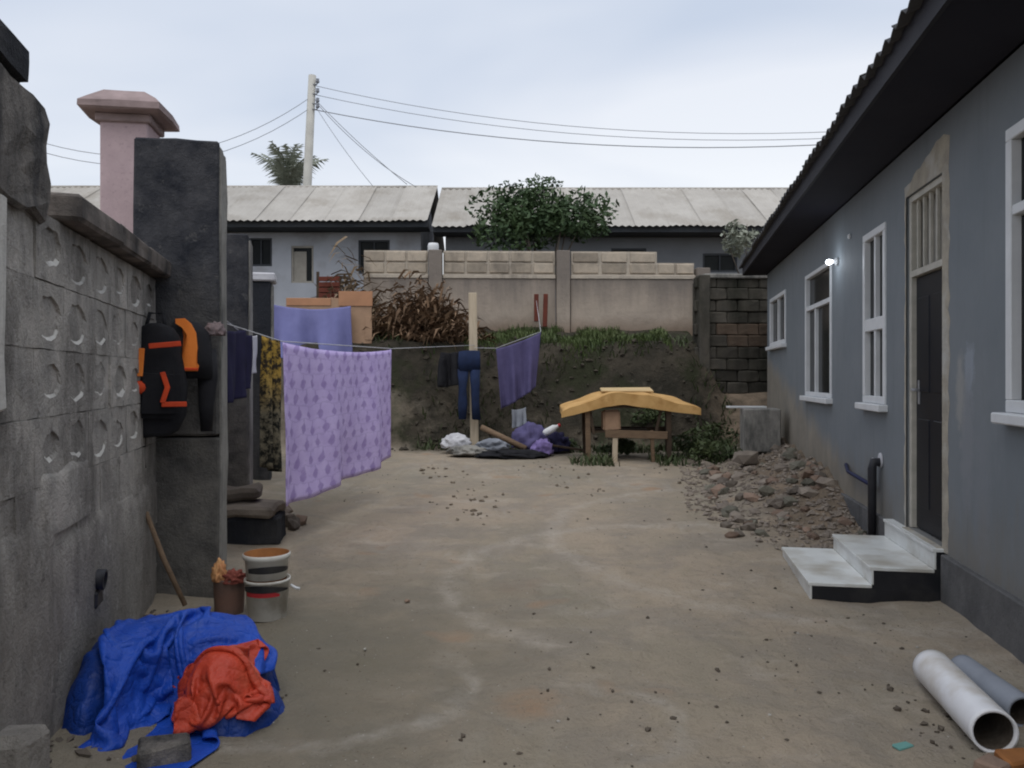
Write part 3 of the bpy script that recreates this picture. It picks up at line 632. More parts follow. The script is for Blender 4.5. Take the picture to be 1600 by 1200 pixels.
# ------------------------------------------------------------------ left boundary wall (local x away from the camera, y away from the yard)
LK = -.239; LN = math.hypot(1, LK); LANG = math.atan2(1, LK)
lw = empty('block_wall', (-2.65, 6, 0), LANG, 'grey block boundary wall with round hollows in its upper courses and weathered coping', 'wall')
def lwl(t, o, z): return Vector((-2.65, 6, 0)) + Vector((LK, 1, 0)) / LN * t + Vector((-1, LK, 0)) / LN * o + Vector((0, 0, z))
def lt(px):
    Y = (-2.65 + .239 * -LK * 0 + 6 * .239 * 1) ; k = (px - 800) / 1256
    return None
BW, BH = .425, .30
def block_mesh(dish, seed):
    random.seed(seed); m = MB(); b = m.b; w2, h2 = BW / 2 - .0025, BH / 2 - .0025; dth = .19
    n = 16; ang = [math.pi * 2 * (k + .5) / n for k in range(n)]
    def sq(a_):
        c_, s_ = math.cos(a_), math.sin(a_); k = min(w2 / abs(c_) if abs(c_) > 1e-6 else 9, h2 / abs(s_) if abs(s_) > 1e-6 else 9); return c_ * k, s_ * k
    # front at y=0 facing -y
    cor = [(w2, h2), (-w2, h2), (-w2, -h2), (w2, -h2)]
    outer = [sq(a_) for a_ in ang]
    for cx, cz in cor:
        i = min(range(n), key=lambda k: (outer[k][0] - cx) ** 2 + (outer[k][1] - cz) ** 2); outer[i] = (cx, cz)
    V0 = [b.verts.new((x + rnd(-.003, .003), rnd(-.004, .004), z + rnd(-.003, .003))) for x, z in outer]
    VB = [b.verts.new((x, dth, z)) for x, z in outer]
    for k in range(n): b.faces.new((V0[k], V0[(k + 1) % n], VB[(k + 1) % n], VB[k]))
    b.faces.new(VB)
    if dish:
        cx, cz = rnd(-.02, .02), rnd(-.02, .02); r = .080 + rnd(-.018, .012); dk = rnd(.6, 1.15)
        C1 = [b.verts.new((cx + math.cos(a_) * r * rnd(1.6, 2.0), rnd(-.002, .003), cz + math.sin(a_) * r * rnd(1.0, 1.3))) for a_ in ang]
        C2 = [b.verts.new((cx + math.cos(a_) * r * rnd(1.35, 1.5), (.055 if math.sin(a_) < -.2 else .022 + .012 * rnd(-1, 1)) * dk, cz + math.sin(a_) * r * (.62 if math.sin(a_) < 0 else .8) + .028 + rnd(-.006, .006))) for a_ in ang]
        ce = b.verts.new((cx, .045 * dk, cz + .03))
        for k in range(n):
            b.faces.new((V0[k], V0[(k + 1) % n], C1[(k + 1) % n], C1[k])); b.faces.new((C1[k], C1[(k + 1) % n], C2[(k + 1) % n], C2[k])); b.faces.new((C2[k], C2[(k + 1) % n], ce))
    else:
        ce = b.verts.new((rnd(-.05, .05), rnd(-.004, .004), rnd(-.03, .03)))
        for k in range(n): b.faces.new((V0[k], V0[(k + 1) % n], ce))
    me_ = m.mesh('concrete_block', Mt['block'])
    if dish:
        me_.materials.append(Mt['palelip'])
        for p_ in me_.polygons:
            if p_.center.y > .004 and p_.center.y < .05 and p_.center.z < -.022: p_.material_index = 1  # pale cement lip; sky light on the lower faces is put into this colour
    return me_
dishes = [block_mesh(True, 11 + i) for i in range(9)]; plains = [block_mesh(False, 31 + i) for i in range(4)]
random.seed(5)
T0, T1 = -4.8, 8.4
rows = 8; zb = .155
for r in range(rows):
    zc_ = zb - .15 + BH * (r + .5)
    off = .2125 if r % 2 else 0
    n = int((T1 - T0) / BW) + 1
    for c_ in range(n):
        t = T0 + BW * (c_ + .5) + (off if r < 4 else .02 * (r % 2))
        if t > T1: continue
        if -.05 < t < .35 and False: continue
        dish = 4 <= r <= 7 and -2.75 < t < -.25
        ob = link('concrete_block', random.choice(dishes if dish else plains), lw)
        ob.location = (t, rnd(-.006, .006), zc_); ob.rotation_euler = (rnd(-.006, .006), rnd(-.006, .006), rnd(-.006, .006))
MB().box(((T0 + T1) / 2, .105, 1.2), (T1 - T0, .19, 2.42)).build('mortar_bed', Mt['block'], lw)
# render patches at the foot (smeared cement, slightly proud)
for (tc_, z_, w_, h_, sd_) in ((-1.3, .52, 2.6, .92, 1), (-3.0, .55, 1.4, 1.15, 2), (-2.2, 1.12, .8, .3, 3)):
    nxp, nzp = 26, 14; vs, fs = [], []
    for j in range(nzp + 1):
        for i in range(nxp + 1):
            u, v = i / nxp, j / nzp
            e_ = min(u, 1 - u, v * 1.2 + .12, 1 - v) * 2
            nn_ = noise.noise((u * w_ * 3 + sd_ * 7, v * h_ * 3, sd_)); q = e_ * 2.2 + nn_ * .45
            dep = -.02 * smooth(.05, .5, q) + .03 * (1 - smooth(-.1, .25, q)) - .008 * noise.noise((u * w_ * 7, v * h_ * 7, 3))
            vs.append((tc_ + (u - .5) * w_, dep, z_ + (v - .5) * h_))
    for j in range(nzp):
        for i in range(nxp): fs.append((j * (nxp + 1) + i, j * (nxp + 1) + i + 1, (j + 1) * (nxp + 1) + i + 1, (j + 1) * (nxp + 1) + i))
    meshfrom('cement_render', vs, fs, Mt['block'], lw, True)
nC = 16
for i in range(nC):
    a_ = T0 + (T1 - T0) * i / nC; b_ = T0 + (T1 - T0) * (i + 1) / nC
    if b_ < -2.3: continue
    m = MB(); m.box(((a_ + b_) / 2, .07, 2.485), (b_ - a_ - .004, .34, .13), bev=.018); 
    bmesh.ops.subdivide_edges(m.b, edges=m.b.edges, cuts=1); m.rough(.012, 5, i)
    m.build('coping_stone', Mt['coping'], lw)
# dark hole with a pipe stub low in the wall
dh = empty('wall_drain', lwl(-1.74, -.02, .55), LANG, 'dark rusty drain stub low in the grey block wall above the blue tarpaulin', 'drain')
MB().lathe((0, .02, .05), [(.052, 0), (.055, .06), (.04, .062), (.038, -.0), (.001, -.0)], 14, Vector((0, -1, -.1))).build('pipe_stub', Mt['blackpipe'], dh)
MB().box((0, -.004, -.05), (.13, .03, .09), bev=.012).rough(.008, 9).build('blocked_mouth', Mt['black'], dh)

# near pillar standing in the wall
np_ = empty('wall_pillar', lwl(-2.9, .09, 0), LANG, 'mouldy stepped pillar nearest the camera rising above the block wall', 'pillar')
def block_stack(parent, name, m_, cx, cy, w_, d_, z0, z1, n, seed, amp=.012, cuts=3):
    for i in range(n):
        a_, b_ = z0 + (z1 - z0) * i / n, z0 + (z1 - z0) * (i + 1) / n
        m = MB(); m.box((cx, cy, (a_ + b_) / 2), (w_, d_, b_ - a_ - .006), bev=.014)
        bmesh.ops.subdivide_edges(m.b, edges=m.b.edges, cuts=cuts, use_grid_fill=True); m.rough(amp, 6, seed + i); m.rough(amp * .5, 19, seed + i)
        m.build(name, m_, parent)
Mt['nearpier'] = conc_mat('mouldy_render', (.22, .20, .18), (.12, .112, .105), (.04, .04, .043), (.42, .58), 3.2, bump=.9)
block_stack(np_, 'concrete_block', Mt['nearpier'], -.12, .02, .82, .30, 2.35, 2.86, 1, 3, .04, 5)
block_stack(np_, 'pillar_body', Mt['block'], -.165, .045, .69, .26, 0, 2.345, 2, 8, .016)
block_stack(np_, 'pillar_edge', Mt['block'], .305, .05, .205, .26, 0, 2.345, 2, 18, .012)
MB().box((.195, .09, 1.2), (.04, .12, 2.3)).build('dark_joint', Mt['blackpier'], np_)
m = MB(); m.box((-.37, -.09, 1.96), (.50, .05, .82), bev=.01); bmesh.ops.subdivide_edges(m.b, edges=m.b.edges, cuts=3, use_grid_fill=True); m.rough(.016, 7); m.build('limewashed_patch', Mt['palelip'], np_)
m = MB(); m.box((-.17, .02, 2.96), (.74, .26, .22), bev=.05, seg=2); bmesh.ops.subdivide_edges(m.b, edges=m.b.edges, cuts=2, use_grid_fill=True); m.rough(.03, 5, 2)
m.build('capping', Mt['blackpier'], np_)

# tall black pier
bp = empty('tall_concrete_pier', lwl(.2, -.14, 0), LANG, 'tall square pier black with mould that carries the backpack and jackets', 'pillar')
block_stack(bp, 'pier_lift', Mt['tallpier'], -.02, 0, .42, .60, -.1, 1.235, 1, 20, .010)
block_stack(bp, 'pier_lift', Mt['tallpier'], -.02, 0, .42, .60, 1.24, 3.47, 1, 21, .010)
m = MB(); m.box((0, -.303, 1.72), (.40, .022, 3.42), bev=.004)
bmesh.ops.subdivide_edges(m.b, edges=m.b.edges, cuts=9, use_grid_fill=True); m.rough(.012, 5); m.rough(.008, 14); m.build('pale_edge', Mt['edgec'], bp)
# second pier
sp = empty('short_concrete_pier', lwl(3.1, -.12, 0), LANG, 'shorter dark pier behind the tall black one with a pale worn edge', 'pillar')
block_stack(sp, 'pier_lift', Mt['tallpier'], 0, 0, .45, .58, -.1, 3.27, 2, 40)
MB().box((.0, -.30, 1.6), (.40, .02, 3.2), bev=.004).rough(.008, 7).build('pale_edge', Mt['edgec'], sp)
# third, gate-like with white frame
tp_ = empty('gate_post', lwl(6.0, -.28, 0), LANG, 'dark gate post with white painted head beyond the shorter pier', 'gate post')
block_stack(tp_, 'pier_lift', Mt['blackpier'], 0, -.02, .4, .36, -.1, 3.08, 1, 60)
MB().box((0, -.02, 3.15), (.5, .50, .12), bev=.02).rough(.01, 6).build('capping', Mt['whitecloth'], tp_)
MB().box((-.0, -.215, 1.9), (.34, .03, 2.3), bev=.006).rough(.006, 7).build('pale_edge', Mt['edgec'], tp_)

# pink gate pillar beyond the wall
pk = empty('pink_pillar', (-3.20, 6.75, 0), R(9), 'pale pink square pillar with a sloped cap rising behind the block wall', 'pillar')
MB().box((0, 0, 1.91), (.37, .37, 3.82), bev=.01).build('shaft', Mt['pink'], pk)
m = MB(); m.box((0, 0, 3.80), (.43, .43, .07), bev=.01); m.build('neck', Mt['pinkcap'], pk)
m = MB()
prof = [(.295, 3.835), (.315, 3.85), (.315, 3.90), (.27, 3.94), (.16, 4.03), (.11, 4.04)]
rings = [[m.b.verts.new((sx1 * r_, sy1 * r_, z_)) for sx1, sy1 in ((-1, -1), (0, -1.02), (1, -1), (1.02, 0), (1, 1), (0, 1.02), (-1, 1), (-1.02, 0))] for r_, z_ in prof]
for i in range(len(prof) - 1):
    for k in range(8): m.b.faces.new((rings[i][k], rings[i][(k + 1) % 8], rings[i + 1][(k + 1) % 8], rings[i + 1][k]))
m.b.faces.new(rings[0]); m.b.faces.new(rings[-1]); m.rough(.02, 6); m.build('capping', Mt['pinkcap'], pk)

# stick leaning on the wall
tag(MB().tube([at(222, 800, 5.55) + Vector((.03, 0, 0)), at(255, 872, 5.5), at(290, 945, 5.45)], [.016, .018, .017], 7).rough(.006, 5).build('leaning_stick', Mt['wood']), 'thin brown stick leaning in the corner of wall and black pier', 'stick')

# ------------------------------------------------------------------ back boundary wall on the bank
YW = 17.9
bw = empty('compound_wall', (1.2, YW, 2.6), R(2), 'stained tan rear wall of plastered panels topped with bare blocks', 'wall')
def bx(px): return ((px - 800) / 1256 * YW - 1.2)
def bz(py): return H - (py - 590) / 1256 * YW - 2.6
panels = [(bx(570), bx(670)), (bx(692), bx(868)), (bx(892), bx(1088))]
for a_, b_ in panels:
    m = MB(); m.box(((a_ + b_) / 2, .08, (bz(436) - .5) / 2), (b_ - a_, .16, bz(436) + .5)); bmesh.ops.subdivide_edges(m.b, edges=m.b.edges, cuts=4, use_grid_fill=True); m.rough(.012, 2)
    m.build('plaster_panel', Mt['backwall'], bw)
    MB().box(((a_ + b_) / 2, .075, bz(432.5)), (b_ - a_, .21, .09), bev=.01).rough(.008, 5).build('band', Mt['mortar'], bw)
for px, top in ((681, 392), (880, 392), (1100, 418)):
    m = MB(); m.box((bx(px), .06, (bz(top) - .5) / 2), (.30, .30, bz(top) + .5), bev=.012); bmesh.ops.subdivide_edges(m.b, edges=m.b.edges, cuts=3, use_grid_fill=True); m.rough(.012, 3)
    m.build('pilaster', Mt['backwall'], bw)
bm_ = []
for i in range(3):
    m = MB(); m.box((0, 0, 0), (.50, .15, .215), bev=.012); m.rough(.008, 7, i); bm_.append(m.mesh('concrete_block', Mt['backblock']))
random.seed(21)
for a_, b_, n_rows in ((bx(570), bx(669), 2), (bx(693), bx(867), 2), (bx(893), bx(1028), 2), (bx(1028), bx(1087), 1)):
    for r in range(n_rows):
        n = max(1, round((b_ - a_) / .55)); w_ = (b_ - a_) / n
        for k in range(n):
            ob = link('concrete_block', random.choice(bm_), bw); ob.location = (a_ + w_ * (k + .5), .09 + rnd(-.01, .01), bz(430) + .155 + r * .25); ob.scale.x = w_ / .55 * rnd(.93, 1)
    MB().box(((a_ + b_) / 2, .10, bz(430) + .03 + .125 * n_rows), (b_ - a_, .1, .25 * n_rows + .02)).build('mortar', Mt['mortar'], bw)
# mossy retaining wall near the house, the corner's shade put into its colour
dw = empty('mossy_retaining_wall', (4.75, 16.75, 0), R(3), 'mossy retaining wall coloured dark for the shaded corner behind the grey house', 'wall')
dm = []
for i in range(4):
    m = MB(); m.box((0, 0, 0), (.44, .2, .235), bev=.02); bmesh.ops.subdivide_edges(m.b, edges=m.b.edges, cuts=1, use_grid_fill=True); m.rough(.022, 6, i); dm.append(m.mesh('concrete_block', Mt['darkwall']))
bmx = dm[0].copy(); bmx.materials.clear(); bmx.materials.append(Mt['brownblock'])
for r in range(15):
    for k in range(6):
        x = -.75 + k * .45 + (.22 if r % 2 else 0)
        brown = 9 <= r <= 10 and k >= 1
        ob = link('concrete_block', bmx if brown else random.choice(dm), dw); ob.location = (x, rnd(-.02, .02), .25 + r * .243); ob.rotation_euler.z = rnd(-.03, .03)
MB().box((.5, .12, 1.9), (2.9, .12, 3.5)).build('backing', Mt['darkwall'], dw)
MB().box((-.80, -.05, 1.95), (.22, .3, 3.7), bev=.02).rough(.02, 4).build('end_pier', Mt['darkwall'], dw)
MB().box((.5, -.02, 3.78), (2.6, .3, .1), bev=.02).rough(.02, 4).build('coping_stone', Mt['edgec'], dw)

# ------------------------------------------------------------------ far houses
def far_house(name, label, x0, x1, Y0, ze, Yr, zr, wallm, wins, y_wall=.9, sheetw=.95, base=2.6):
    h = empty(name, ((x0 + x1) / 2, Y0, base), 0, label, 'house'); cx = (x0 + x1) / 2
    X = lambda x: x - cx; Z = lambda z: z - base
    # wall with openings
    zs = sorted({base, ze} | {v for w_ in wins for v in w_[2:4]}); xs_ = sorted({x0 + .3, x1 - .3} | {v for w_ in wins for v in w_[:2]})
    m = MB()
    for i in range(len(xs_) - 1):
        for j in range(len(zs) - 1):
            if any(w_[0] <= xs_[i] + 1e-6 and xs_[i + 1] <= w_[1] + 1e-6 and w_[2] <= zs[j] + 1e-6 and zs[j + 1] <= w_[3] + 1e-6 for w_ in wins): continue
            m.quad((X(xs_[i]), y_wall, Z(zs[j])), (X(xs_[i + 1]), y_wall, Z(zs[j])), (X(xs_[i + 1]), y_wall, Z(zs[j + 1])), (X(xs_[i]), y_wall, Z(zs[j + 1])))
    for a_, b_, c_, d_, _ in wins:
        for q in (((a_, c_), (b_, c_)), ((a_, d_), (b_, d_)), ((a_, c_), (a_, d_)), ((b_, c_), (b_, d_))):
            (p0, r0), (p1, r1) = q; m.quad((X(p0), y_wall, Z(r0)), (X(p1), y_wall, Z(r1)), (X(p1), y_wall + .2, Z(r1)), (X(p0), y_wall + .2, Z(r0)))
    for x in (x0 + .3, x1 - .3): 
        m.quad((X(x), y_wall, 0), (X(x), y_wall + 5.5, 0), (X(x), y_wall + 5.5, Z(ze)), (X(x), y_wall, Z(ze)))
    m.quad((X(x0 + .3), y_wall + 5.5, 0), (X(x1 - .3), y_wall + 5.5, 0), (X(x1 - .3), y_wall + 5.5, Z(ze)), (X(x0 + .3), y_wall + 5.5, Z(ze)))
    bmesh.ops.remove_doubles(m.b, verts=m.b.verts, dist=.001)
    m.build('wall', wallm, h)
    for a_, b_, c_, d_, kind in wins:
        f = MB()
        for (xc, zc2, w_, hh) in (((a_ + b_) / 2, d_ - .03, b_ - a_, .06), ((a_ + b_) / 2, c_ + .03, b_ - a_, .06), (a_ + .03, (c_ + d_) / 2, .06, d_ - c_ - .122), (b_ - .03, (c_ + d_) / 2, .06, d_ - c_ - .122)):
            f.box((X(xc), y_wall + .06, Z(zc2)), (w_, .07, hh))
        wf = f.build('window', Mt['fardark'] if kind != 'c' else Mt['cream'], h)
        MB().box((X((a_ + b_) / 2), y_wall + .09, Z((c_ + d_) / 2)), (b_ - a_ - .12, .01, d_ - c_ - .12)).build('pane', Mt['glass'], wf)
        if kind == 'c':
            MB().box((X(a_ + (b_ - a_) * .36), y_wall + .07, Z(c_ + (d_ - c_) * .45)), ((b_ - a_) * .6, .02, (d_ - c_) * .8)).build('curtain', Mt['cream'], wf)
        else:
            MB().box((X((a_ + b_) / 2), y_wall + .055, Z((c_ + d_) / 2)), (.04, .05, d_ - c_ - .124)).build('mullion', Mt['fardark'], wf)
    MB().box((0, .06, Z(ze) + .10), (x1 - x0, .04, .18)).build('fascia', Mt['fardark'], h)
    m = MB(); m.quad((X(x0), .08, Z(ze) + .02), (X(x1), .08, Z(ze) + .02), (X(x1), y_wall, Z(ze) + .02), (X(x0), y_wall, Z(ze) + .02)); m.build('soffit', Mt['fardark'], h)
    n = int((x1 - x0) / sheetw); sw = (x1 - x0) / n; dy, dz = Yr - Y0, zr - ze - .2
    protos = []
    for v in range(3):
        m = MB(); nn = 20; rr = []
        for k in range(nn + 1):
            wv = .022 * math.cos(k / nn * 2 * math.pi * 5); x = sw * 1.03 * (k / nn - .5)
            rr.append([m.b.verts.new((x, dy * t, dz * t + wv - .02 * math.sin(t * 3.1) * (v - 1))) for t in (-.04, .5, 1.01)])
        for k in range(nn):
            for q in range(2): m.b.faces.new((rr[k][q], rr[k + 1][q], rr[k + 1][q + 1], rr[k][q + 1])).smooth = True
        protos.append(m.mesh('roof_sheet', Mt['tin']))
    for i in range(n):
        o = link('roof_sheet', random.choice(protos), h); o.location = (X(x0 + sw * (i + .5)), rnd(-.05, .03), Z(ze) + .22 + (i % 2) * .012 + rnd(-.01, .02)); o.rotation_euler.y = rnd(-.006, .006)
    m = MB(); m.quad((X(x0), dy, Z(zr)), (X(x1), dy, Z(zr)), (X(x1), dy * 2, Z(ze) + .2), (X(x0), dy * 2, Z(ze) + .2)); m.build('rear_roof_slope', Mt['tin'], h)
    for x in (x0 + .3, x1 - .3): MB().quad((X(x), y_wall, Z(ze)), (X(x), dy, Z(zr) - .05), (X(x), dy * 2 - .5, Z(ze))).build('gable', wallm, h)
    MB().tube([(X(x0), dy, Z(zr) + .02), (X(x1), dy, Z(zr) + .02)], .05, 6).build('ridge_cap', Mt['tin'], h)
    return h
YA = 23.5; k_ = 24.4 / 1256
def ax(px): return (px - 800) * k_
def az(py): return H - (py - 590) * k_
far_house('tin_roof_house', 'pale grey house with long tin roof behind the clothes lines', -15.5, (668 - 800) / 1256 * YA, YA, H + 246 / 1256 * YA - .2, 26.6, H + 297 / 1256 * 26.6, Mt['farwall'],
          [(ax(390), ax(425), az(416), az(372), 'd'), (ax(455), ax(490), az(442), az(384), 'c'), (ax(560), ax(609), az(428), az(375), 'd'), (ax(240), ax(300), az(420), az(375), 'd')])
far_house('dim_tin_roof_house', 'dull grey house with tin roof behind the dark green shrub', (676 - 800) / 1256 * YA, 11.5, YA, H + 238 / 1256 * YA - .2, 26.6, H + 294 / 1256 * 26.6, Mt['farwall2'],
          [(ax(1098), ax(1152), az(425), az(396), 'd'), (ax(955), ax(1010), az(425), az(388), 'd')])
# white water drum glimpsed between the houses
wd = empty('white_drum', ((677 - 800) / 1256 * 21.5, 21.5, gz(-2, 21.5)), 0, 'small white drum glimpsed in the gap between the two tin roofed houses', 'drum')
zz = 5.0 - wd.location.z
MB().box((0, 0, zz / 2), (.3, .3, zz)).build('plinth', Mt['farwall2'], wd)
MB().lathe((0, 0, zz), [(.001, 0), (.13, 0), (.15, .05), (.15, .2), (.13, .27), (.001, .28)], 16).build('drum_body', Mt['white'], wd)

# ------------------------------------------------------------------ vegetation
def leaf_mesh(name, centre, rad, n, size, m, parent, seed, lumps=9, droop=0, flat=1):
    rg = random.Random(seed); vs, fs = [], []
    ls = [(Vector((rg.uniform(-1, 1), rg.uniform(-1, 1), rg.uniform(-.55, .8))), rg.uniform(.32, .55)) for _ in range(lumps)]
    for i in range(n):
        c_, r_ = rg.choice(ls)
        d_ = Vector((rg.gauss(0, 1), rg.gauss(0, 1), rg.gauss(0, 1))).normalized() * r_ * rg.uniform(.45, 1.12) ** .6
        q = c_ * .68 + d_
        p = Vector(centre) + Vector((q.x * rad[0], q.y * rad[1], q.z * rad[2]))
        a_ = Vector((rg.gauss(0, 1), rg.gauss(0, 1), rg.gauss(0, .7) - droop)).normalized(); b_ = a_.cross(Vector((rg.gauss(0, 1), rg.gauss(0, 1), rg.gauss(0, 1)))).normalized()
        s = size * rg.uniform(.6, 1.4); k = len(vs)
        vs += [p - a_ * s, p + b_ * s * .42, p + a_ * s, p - b_ * s * .42]; fs.append((k, k + 1, k + 2, k + 3))
    return meshfrom(name, [tuple(v) for v in vs], fs, m, parent)
sh = empty('green_shrub', (.75, 19.0, 2.85), 0, 'dense dark green shrub spreading above the rear compound wall', 'shrub')
br = MB(); rg = random.Random(3)
for i in range(9):
    e_ = Vector((rg.uniform(-1.35, 1.35), rg.uniform(-.5, .5), rg.uniform(1.7, 3.0)))
    br.tube([(0, 0, 0), e_ * .4 + Vector((rg.uniform(-.1, .1), 0, .2)), e_], [.06, .035, .01], 6)
br.build('branches', Mt['bark'], sh)
leaf_mesh('foliage', (0, 0, 2.38), (1.66, .95, .98), 5600, .078, Mt['shrub'], sh, 4, 16)
leaf_mesh('foliage', (-.35, 0, 3.2), (.85, .5, .5), 600, .055, Mt['shrub'], sh, 5, 7)
# pale flowering sprigs by the eave
ss = empty('flowering_sprig', (5.75, 20, 2.9), 0, 'sparse pale sprig showing under the tin roof next to the dark eave', 'plant')
MB().tube([(0, 0, 0), (.05, 0, 1.2), (.1, 0, 2.6)], [.03, .02, .008], 5).tube([(.03, 0, 1.0), (-.3, 0, 1.9), (-.5, .0, 2.4)], [.02, .012, .005], 5).build('stem', Mt['bark'], ss)
leaf_mesh('foliage', (.1, 0, 2.2), (.6, .4, .5), 380, .08, Mt['palm'], ss, 8, 7)

# palm tree far behind
pt = empty('palm_tree', (-10.1, 36, 3.2), 0, 'feathery palm tree rising behind the tin roof beside the utility pole', 'palm tree')
MB().tube([(0, 0, 0), (.15, 0, 3), (.1, 0, 6.9)], [.22, .17, .14], 8).build('trunk', Mt['bark'], pt)
def frond_mesh(seed, L=2.5):
    rg = random.Random(seed); vs, fs = [], []; n = 26
    sp_ = [Vector((L * t * .72, 0, L * (.75 * t - .55 * t * t))) for t in [i / n for i in range(n + 1)]]
    for i in range(2, n):
        p = sp_[i]; ll = .62 * math.sin(math.pi * (i / n) ** .8) + .15
        for sgn in (-1, 1):
            tip = p + Vector((.28 * ll, sgn * ll * .62, -.38 * ll)) + Vector((rg.uniform(-.08, .08), 0, rg.uniform(-.1, .05))); k = len(vs)
            vs += [p, p + Vector((.07, 0, 0)), tip]; fs.append((k, k + 1, k + 2))
    for i in range(n):
        k = len(vs); r_ = .03 * (1 - i / n) + .008
        vs += [sp_[i] + Vector((0, r_, 0)), sp_[i] - Vector((0, r_, 0)), sp_[i + 1] - Vector((0, r_ * .9, 0)), sp_[i + 1] + Vector((0, r_ * .9, 0))]; fs.append((k, k + 1, k + 2, k + 3))
    me = bpy.data.meshes.new('frond'); me.from_pydata([tuple(v) for v in vs], [], fs); me.update(); me.materials.append(Mt['palm']); return me
fm = [frond_mesh(i) for i in range(3)]; rg = random.Random(2)
for i in range(22):
    o = link('frond', fm[i % 3], pt); o.location = (.1, 0, 6.6); o.rotation_euler = (0, -R(rg.uniform(12, 62)), R(i * 137.5)); s = rg.uniform(.95, 1.3); o.scale = (s, s, s)
t2 = empty('far_tree', (-7.9, 35, 3.2), 0, 'small dark treetop peeping over the tin roof beside the palm', 'tree')
MB().tube([(0, 0, 0), (0, 0, 5)], [.12, .07], 6).build('trunk', Mt['bark'], t2)
leaf_mesh('crown', (0, 0, 5.5), (.55, .5, .45), 260, .12, Mt['shrub'], t2, 12, 5)

# utility pole and lines
up = empty('utility_pole', (at(478, 0, 30).x, 30, 3.0), 0, 'pale utility pole with brackets standing beyond the tin roof', 'utility pole')
MB().tube([(-.18, 0, 0), (0, 0, 4.8), (.24, 0, at(0, 118, 30).z - 3)], [.19, .17, .14], 10).build('post', Mt['pole'], up)
for py in (133, 148, 163, 172):
    z_ = at(0, py, 30).z - 3
    br_ = MB().tube([(.2, -.1, z_), (.42, -.1, z_ - .02), (.46, -.1, z_ + .06)], .028, 6).build('bracket', Mt['wire'], up)
    MB().lathe((.46, -.1, z_ + .05), [(.001, 0), (.06, .0), (.075, .05), (.05, .1), (.07, .14), (.001, .17)], 8).build('insulator', Mt['greypipe'], br_)
def wire(p0, p1, sag, label, r=.011):
    pts = []
    for i in range(25):
        t = i / 24; p = p0.lerp(p1, t); p.z -= sag * 4 * t * (1 - t); pts.append(p)
    tag(MB().tube(pts, r, 5).build('power_line', Mt['wire']), label, 'power line', 'power lines strung from the utility pole')
wire(at(488, 133, 30), at(1800, 150, 26), 1.5, 'highest thin overhead wire running from pole top toward the grey house')
wire(at(492, 148, 30), at(1800, 160, 26), 1.45, 'thin overhead wire from the second bracket toward the grey house')
wire(at(494, 172, 30), at(1800, 165, 26), 1.38, 'thicker lowest overhead wire sagging from the pole toward the grey house', .017)
wire(at(488, 150, 30), at(-150, 120, 24), 2.3, 'upper sagging wire running from the pole behind the pink pillar')
wire(at(490, 165, 30), at(-150, 135, 24), 2.3, 'lower sagging wire running from the pole behind the pink pillar')
wire(at(492, 155, 30), at(636, 288, 26.4), .1, 'steep service wire dropping from pole to roof end', .012)
wire(at(494, 160, 30), at(650, 292, 26.5), .25, 'second steep service wire dropping beside its twin to the roof end', .012)
wire(at(494, 168, 30), at(582, 290, 26.4), .1, 'steepest service wire dropping from pole onto the tin roof', .010)

# grass along the top of the bank
def blades(name, n, fn, m, hmin, hmax, wd_, seed, lean=.5):
    rg = random.Random(seed); vs, fs = [], []
    for i in range(n):
        p = fn(rg)
        if p is None: continue
        h_ = rg.uniform(hmin, hmax); a_ = rg.uniform(0, 6.28); d_ = Vector((math.cos(a_), math.sin(a_), 0)); s_ = Vector((-d_.y, d_.x, 0)) * wd_ * rg.uniform(.6, 1.3)
        k = len(vs); mid = p + Vector((0, 0, h_ * .6)) + d_ * h_ * lean * .35; tip = p + Vector((0, 0, h_)) + d_ * h_ * lean
        vs += [p - s_, p + s_, mid + s_ * .7, mid - s_ * .7, tip]; fs += [(k, k + 1, k + 2, k + 3), (k + 3, k + 2, k + 4)]
    return meshfrom(name, [tuple(v) for v in vs], fs, m)
def gp(x0, x1, y0, y1, thr=-.15, sc=.9):
    def f(rg):
        x, y = rg.uniform(x0, x1), rg.uniform(y0, y1)
        if noise.noise((x * sc, y * sc, 7)) < thr: return None
        return Vector((x, y, gz(x, y) - .02))
    return f
tag(blades('grass', 7000, gp(-1.0, 3.3, 16.5, 17.75, -.08), Mt['grass'], .05, .19, .010, 1), 'short green grass growing along the top of the earth bank', 'grass', kind='stuff')
tag(blades('bank_weeds', 2600, gp(-3.2, 4.6, 15.4, 16.9, .0, 1.1), Mt['weed'], .06, .24, .016, 2, .8), 'low dark weeds clinging to the face of the earth bank', 'weeds', kind='stuff')
tag(blades('yard_weeds', 3600, gp(1.0, 4.0, 13.2, 15.6, -.05, 1.2), Mt['weed'], .05, .22, .014, 3, .8), 'low weeds round the table at the foot of the bank', 'weeds', kind='stuff')
wl_ = [('sprawling weed with small leaves at the foot of the bank beyond the table', 3.25, 14.5, .45), ('leafy weed growing on the rubble edge near the concrete box', 3.3, 13.3, .38), ('low weed under the wooden table', 1.9, 14.6, .3),
       ('broad weed hanging from the bank top above the yellow foam', 2.6, 15.9, .5), ('tuft of weed beside the clothes heap', .9, 15.2, .3), ('dark weed beside the mossy retaining wall', 3.9, 15.4, .55)]
for i, (lb, x, y, s) in enumerate(wl_):
    q = empty('weed_plant', (x, y, gz(x, y)), 0, lb, 'weed', 'weeds at the foot of the bank')
    sm = MB(); rg = random.Random(i)
    for j in range(5): sm.tube([(0, 0, -.03), (rg.uniform(-.5, .5) * s, rg.uniform(-.3, .3) * s, s * rg.uniform(.5, 1))], [.008, .003], 4)
    sm.build('stem', Mt['weed'], q)
    leaf_mesh('foliage', (0, 0, s * .5), (s * 1.0, s * .7, s * .6), 420, .05, Mt['weed'], q, 50 + i, 8)
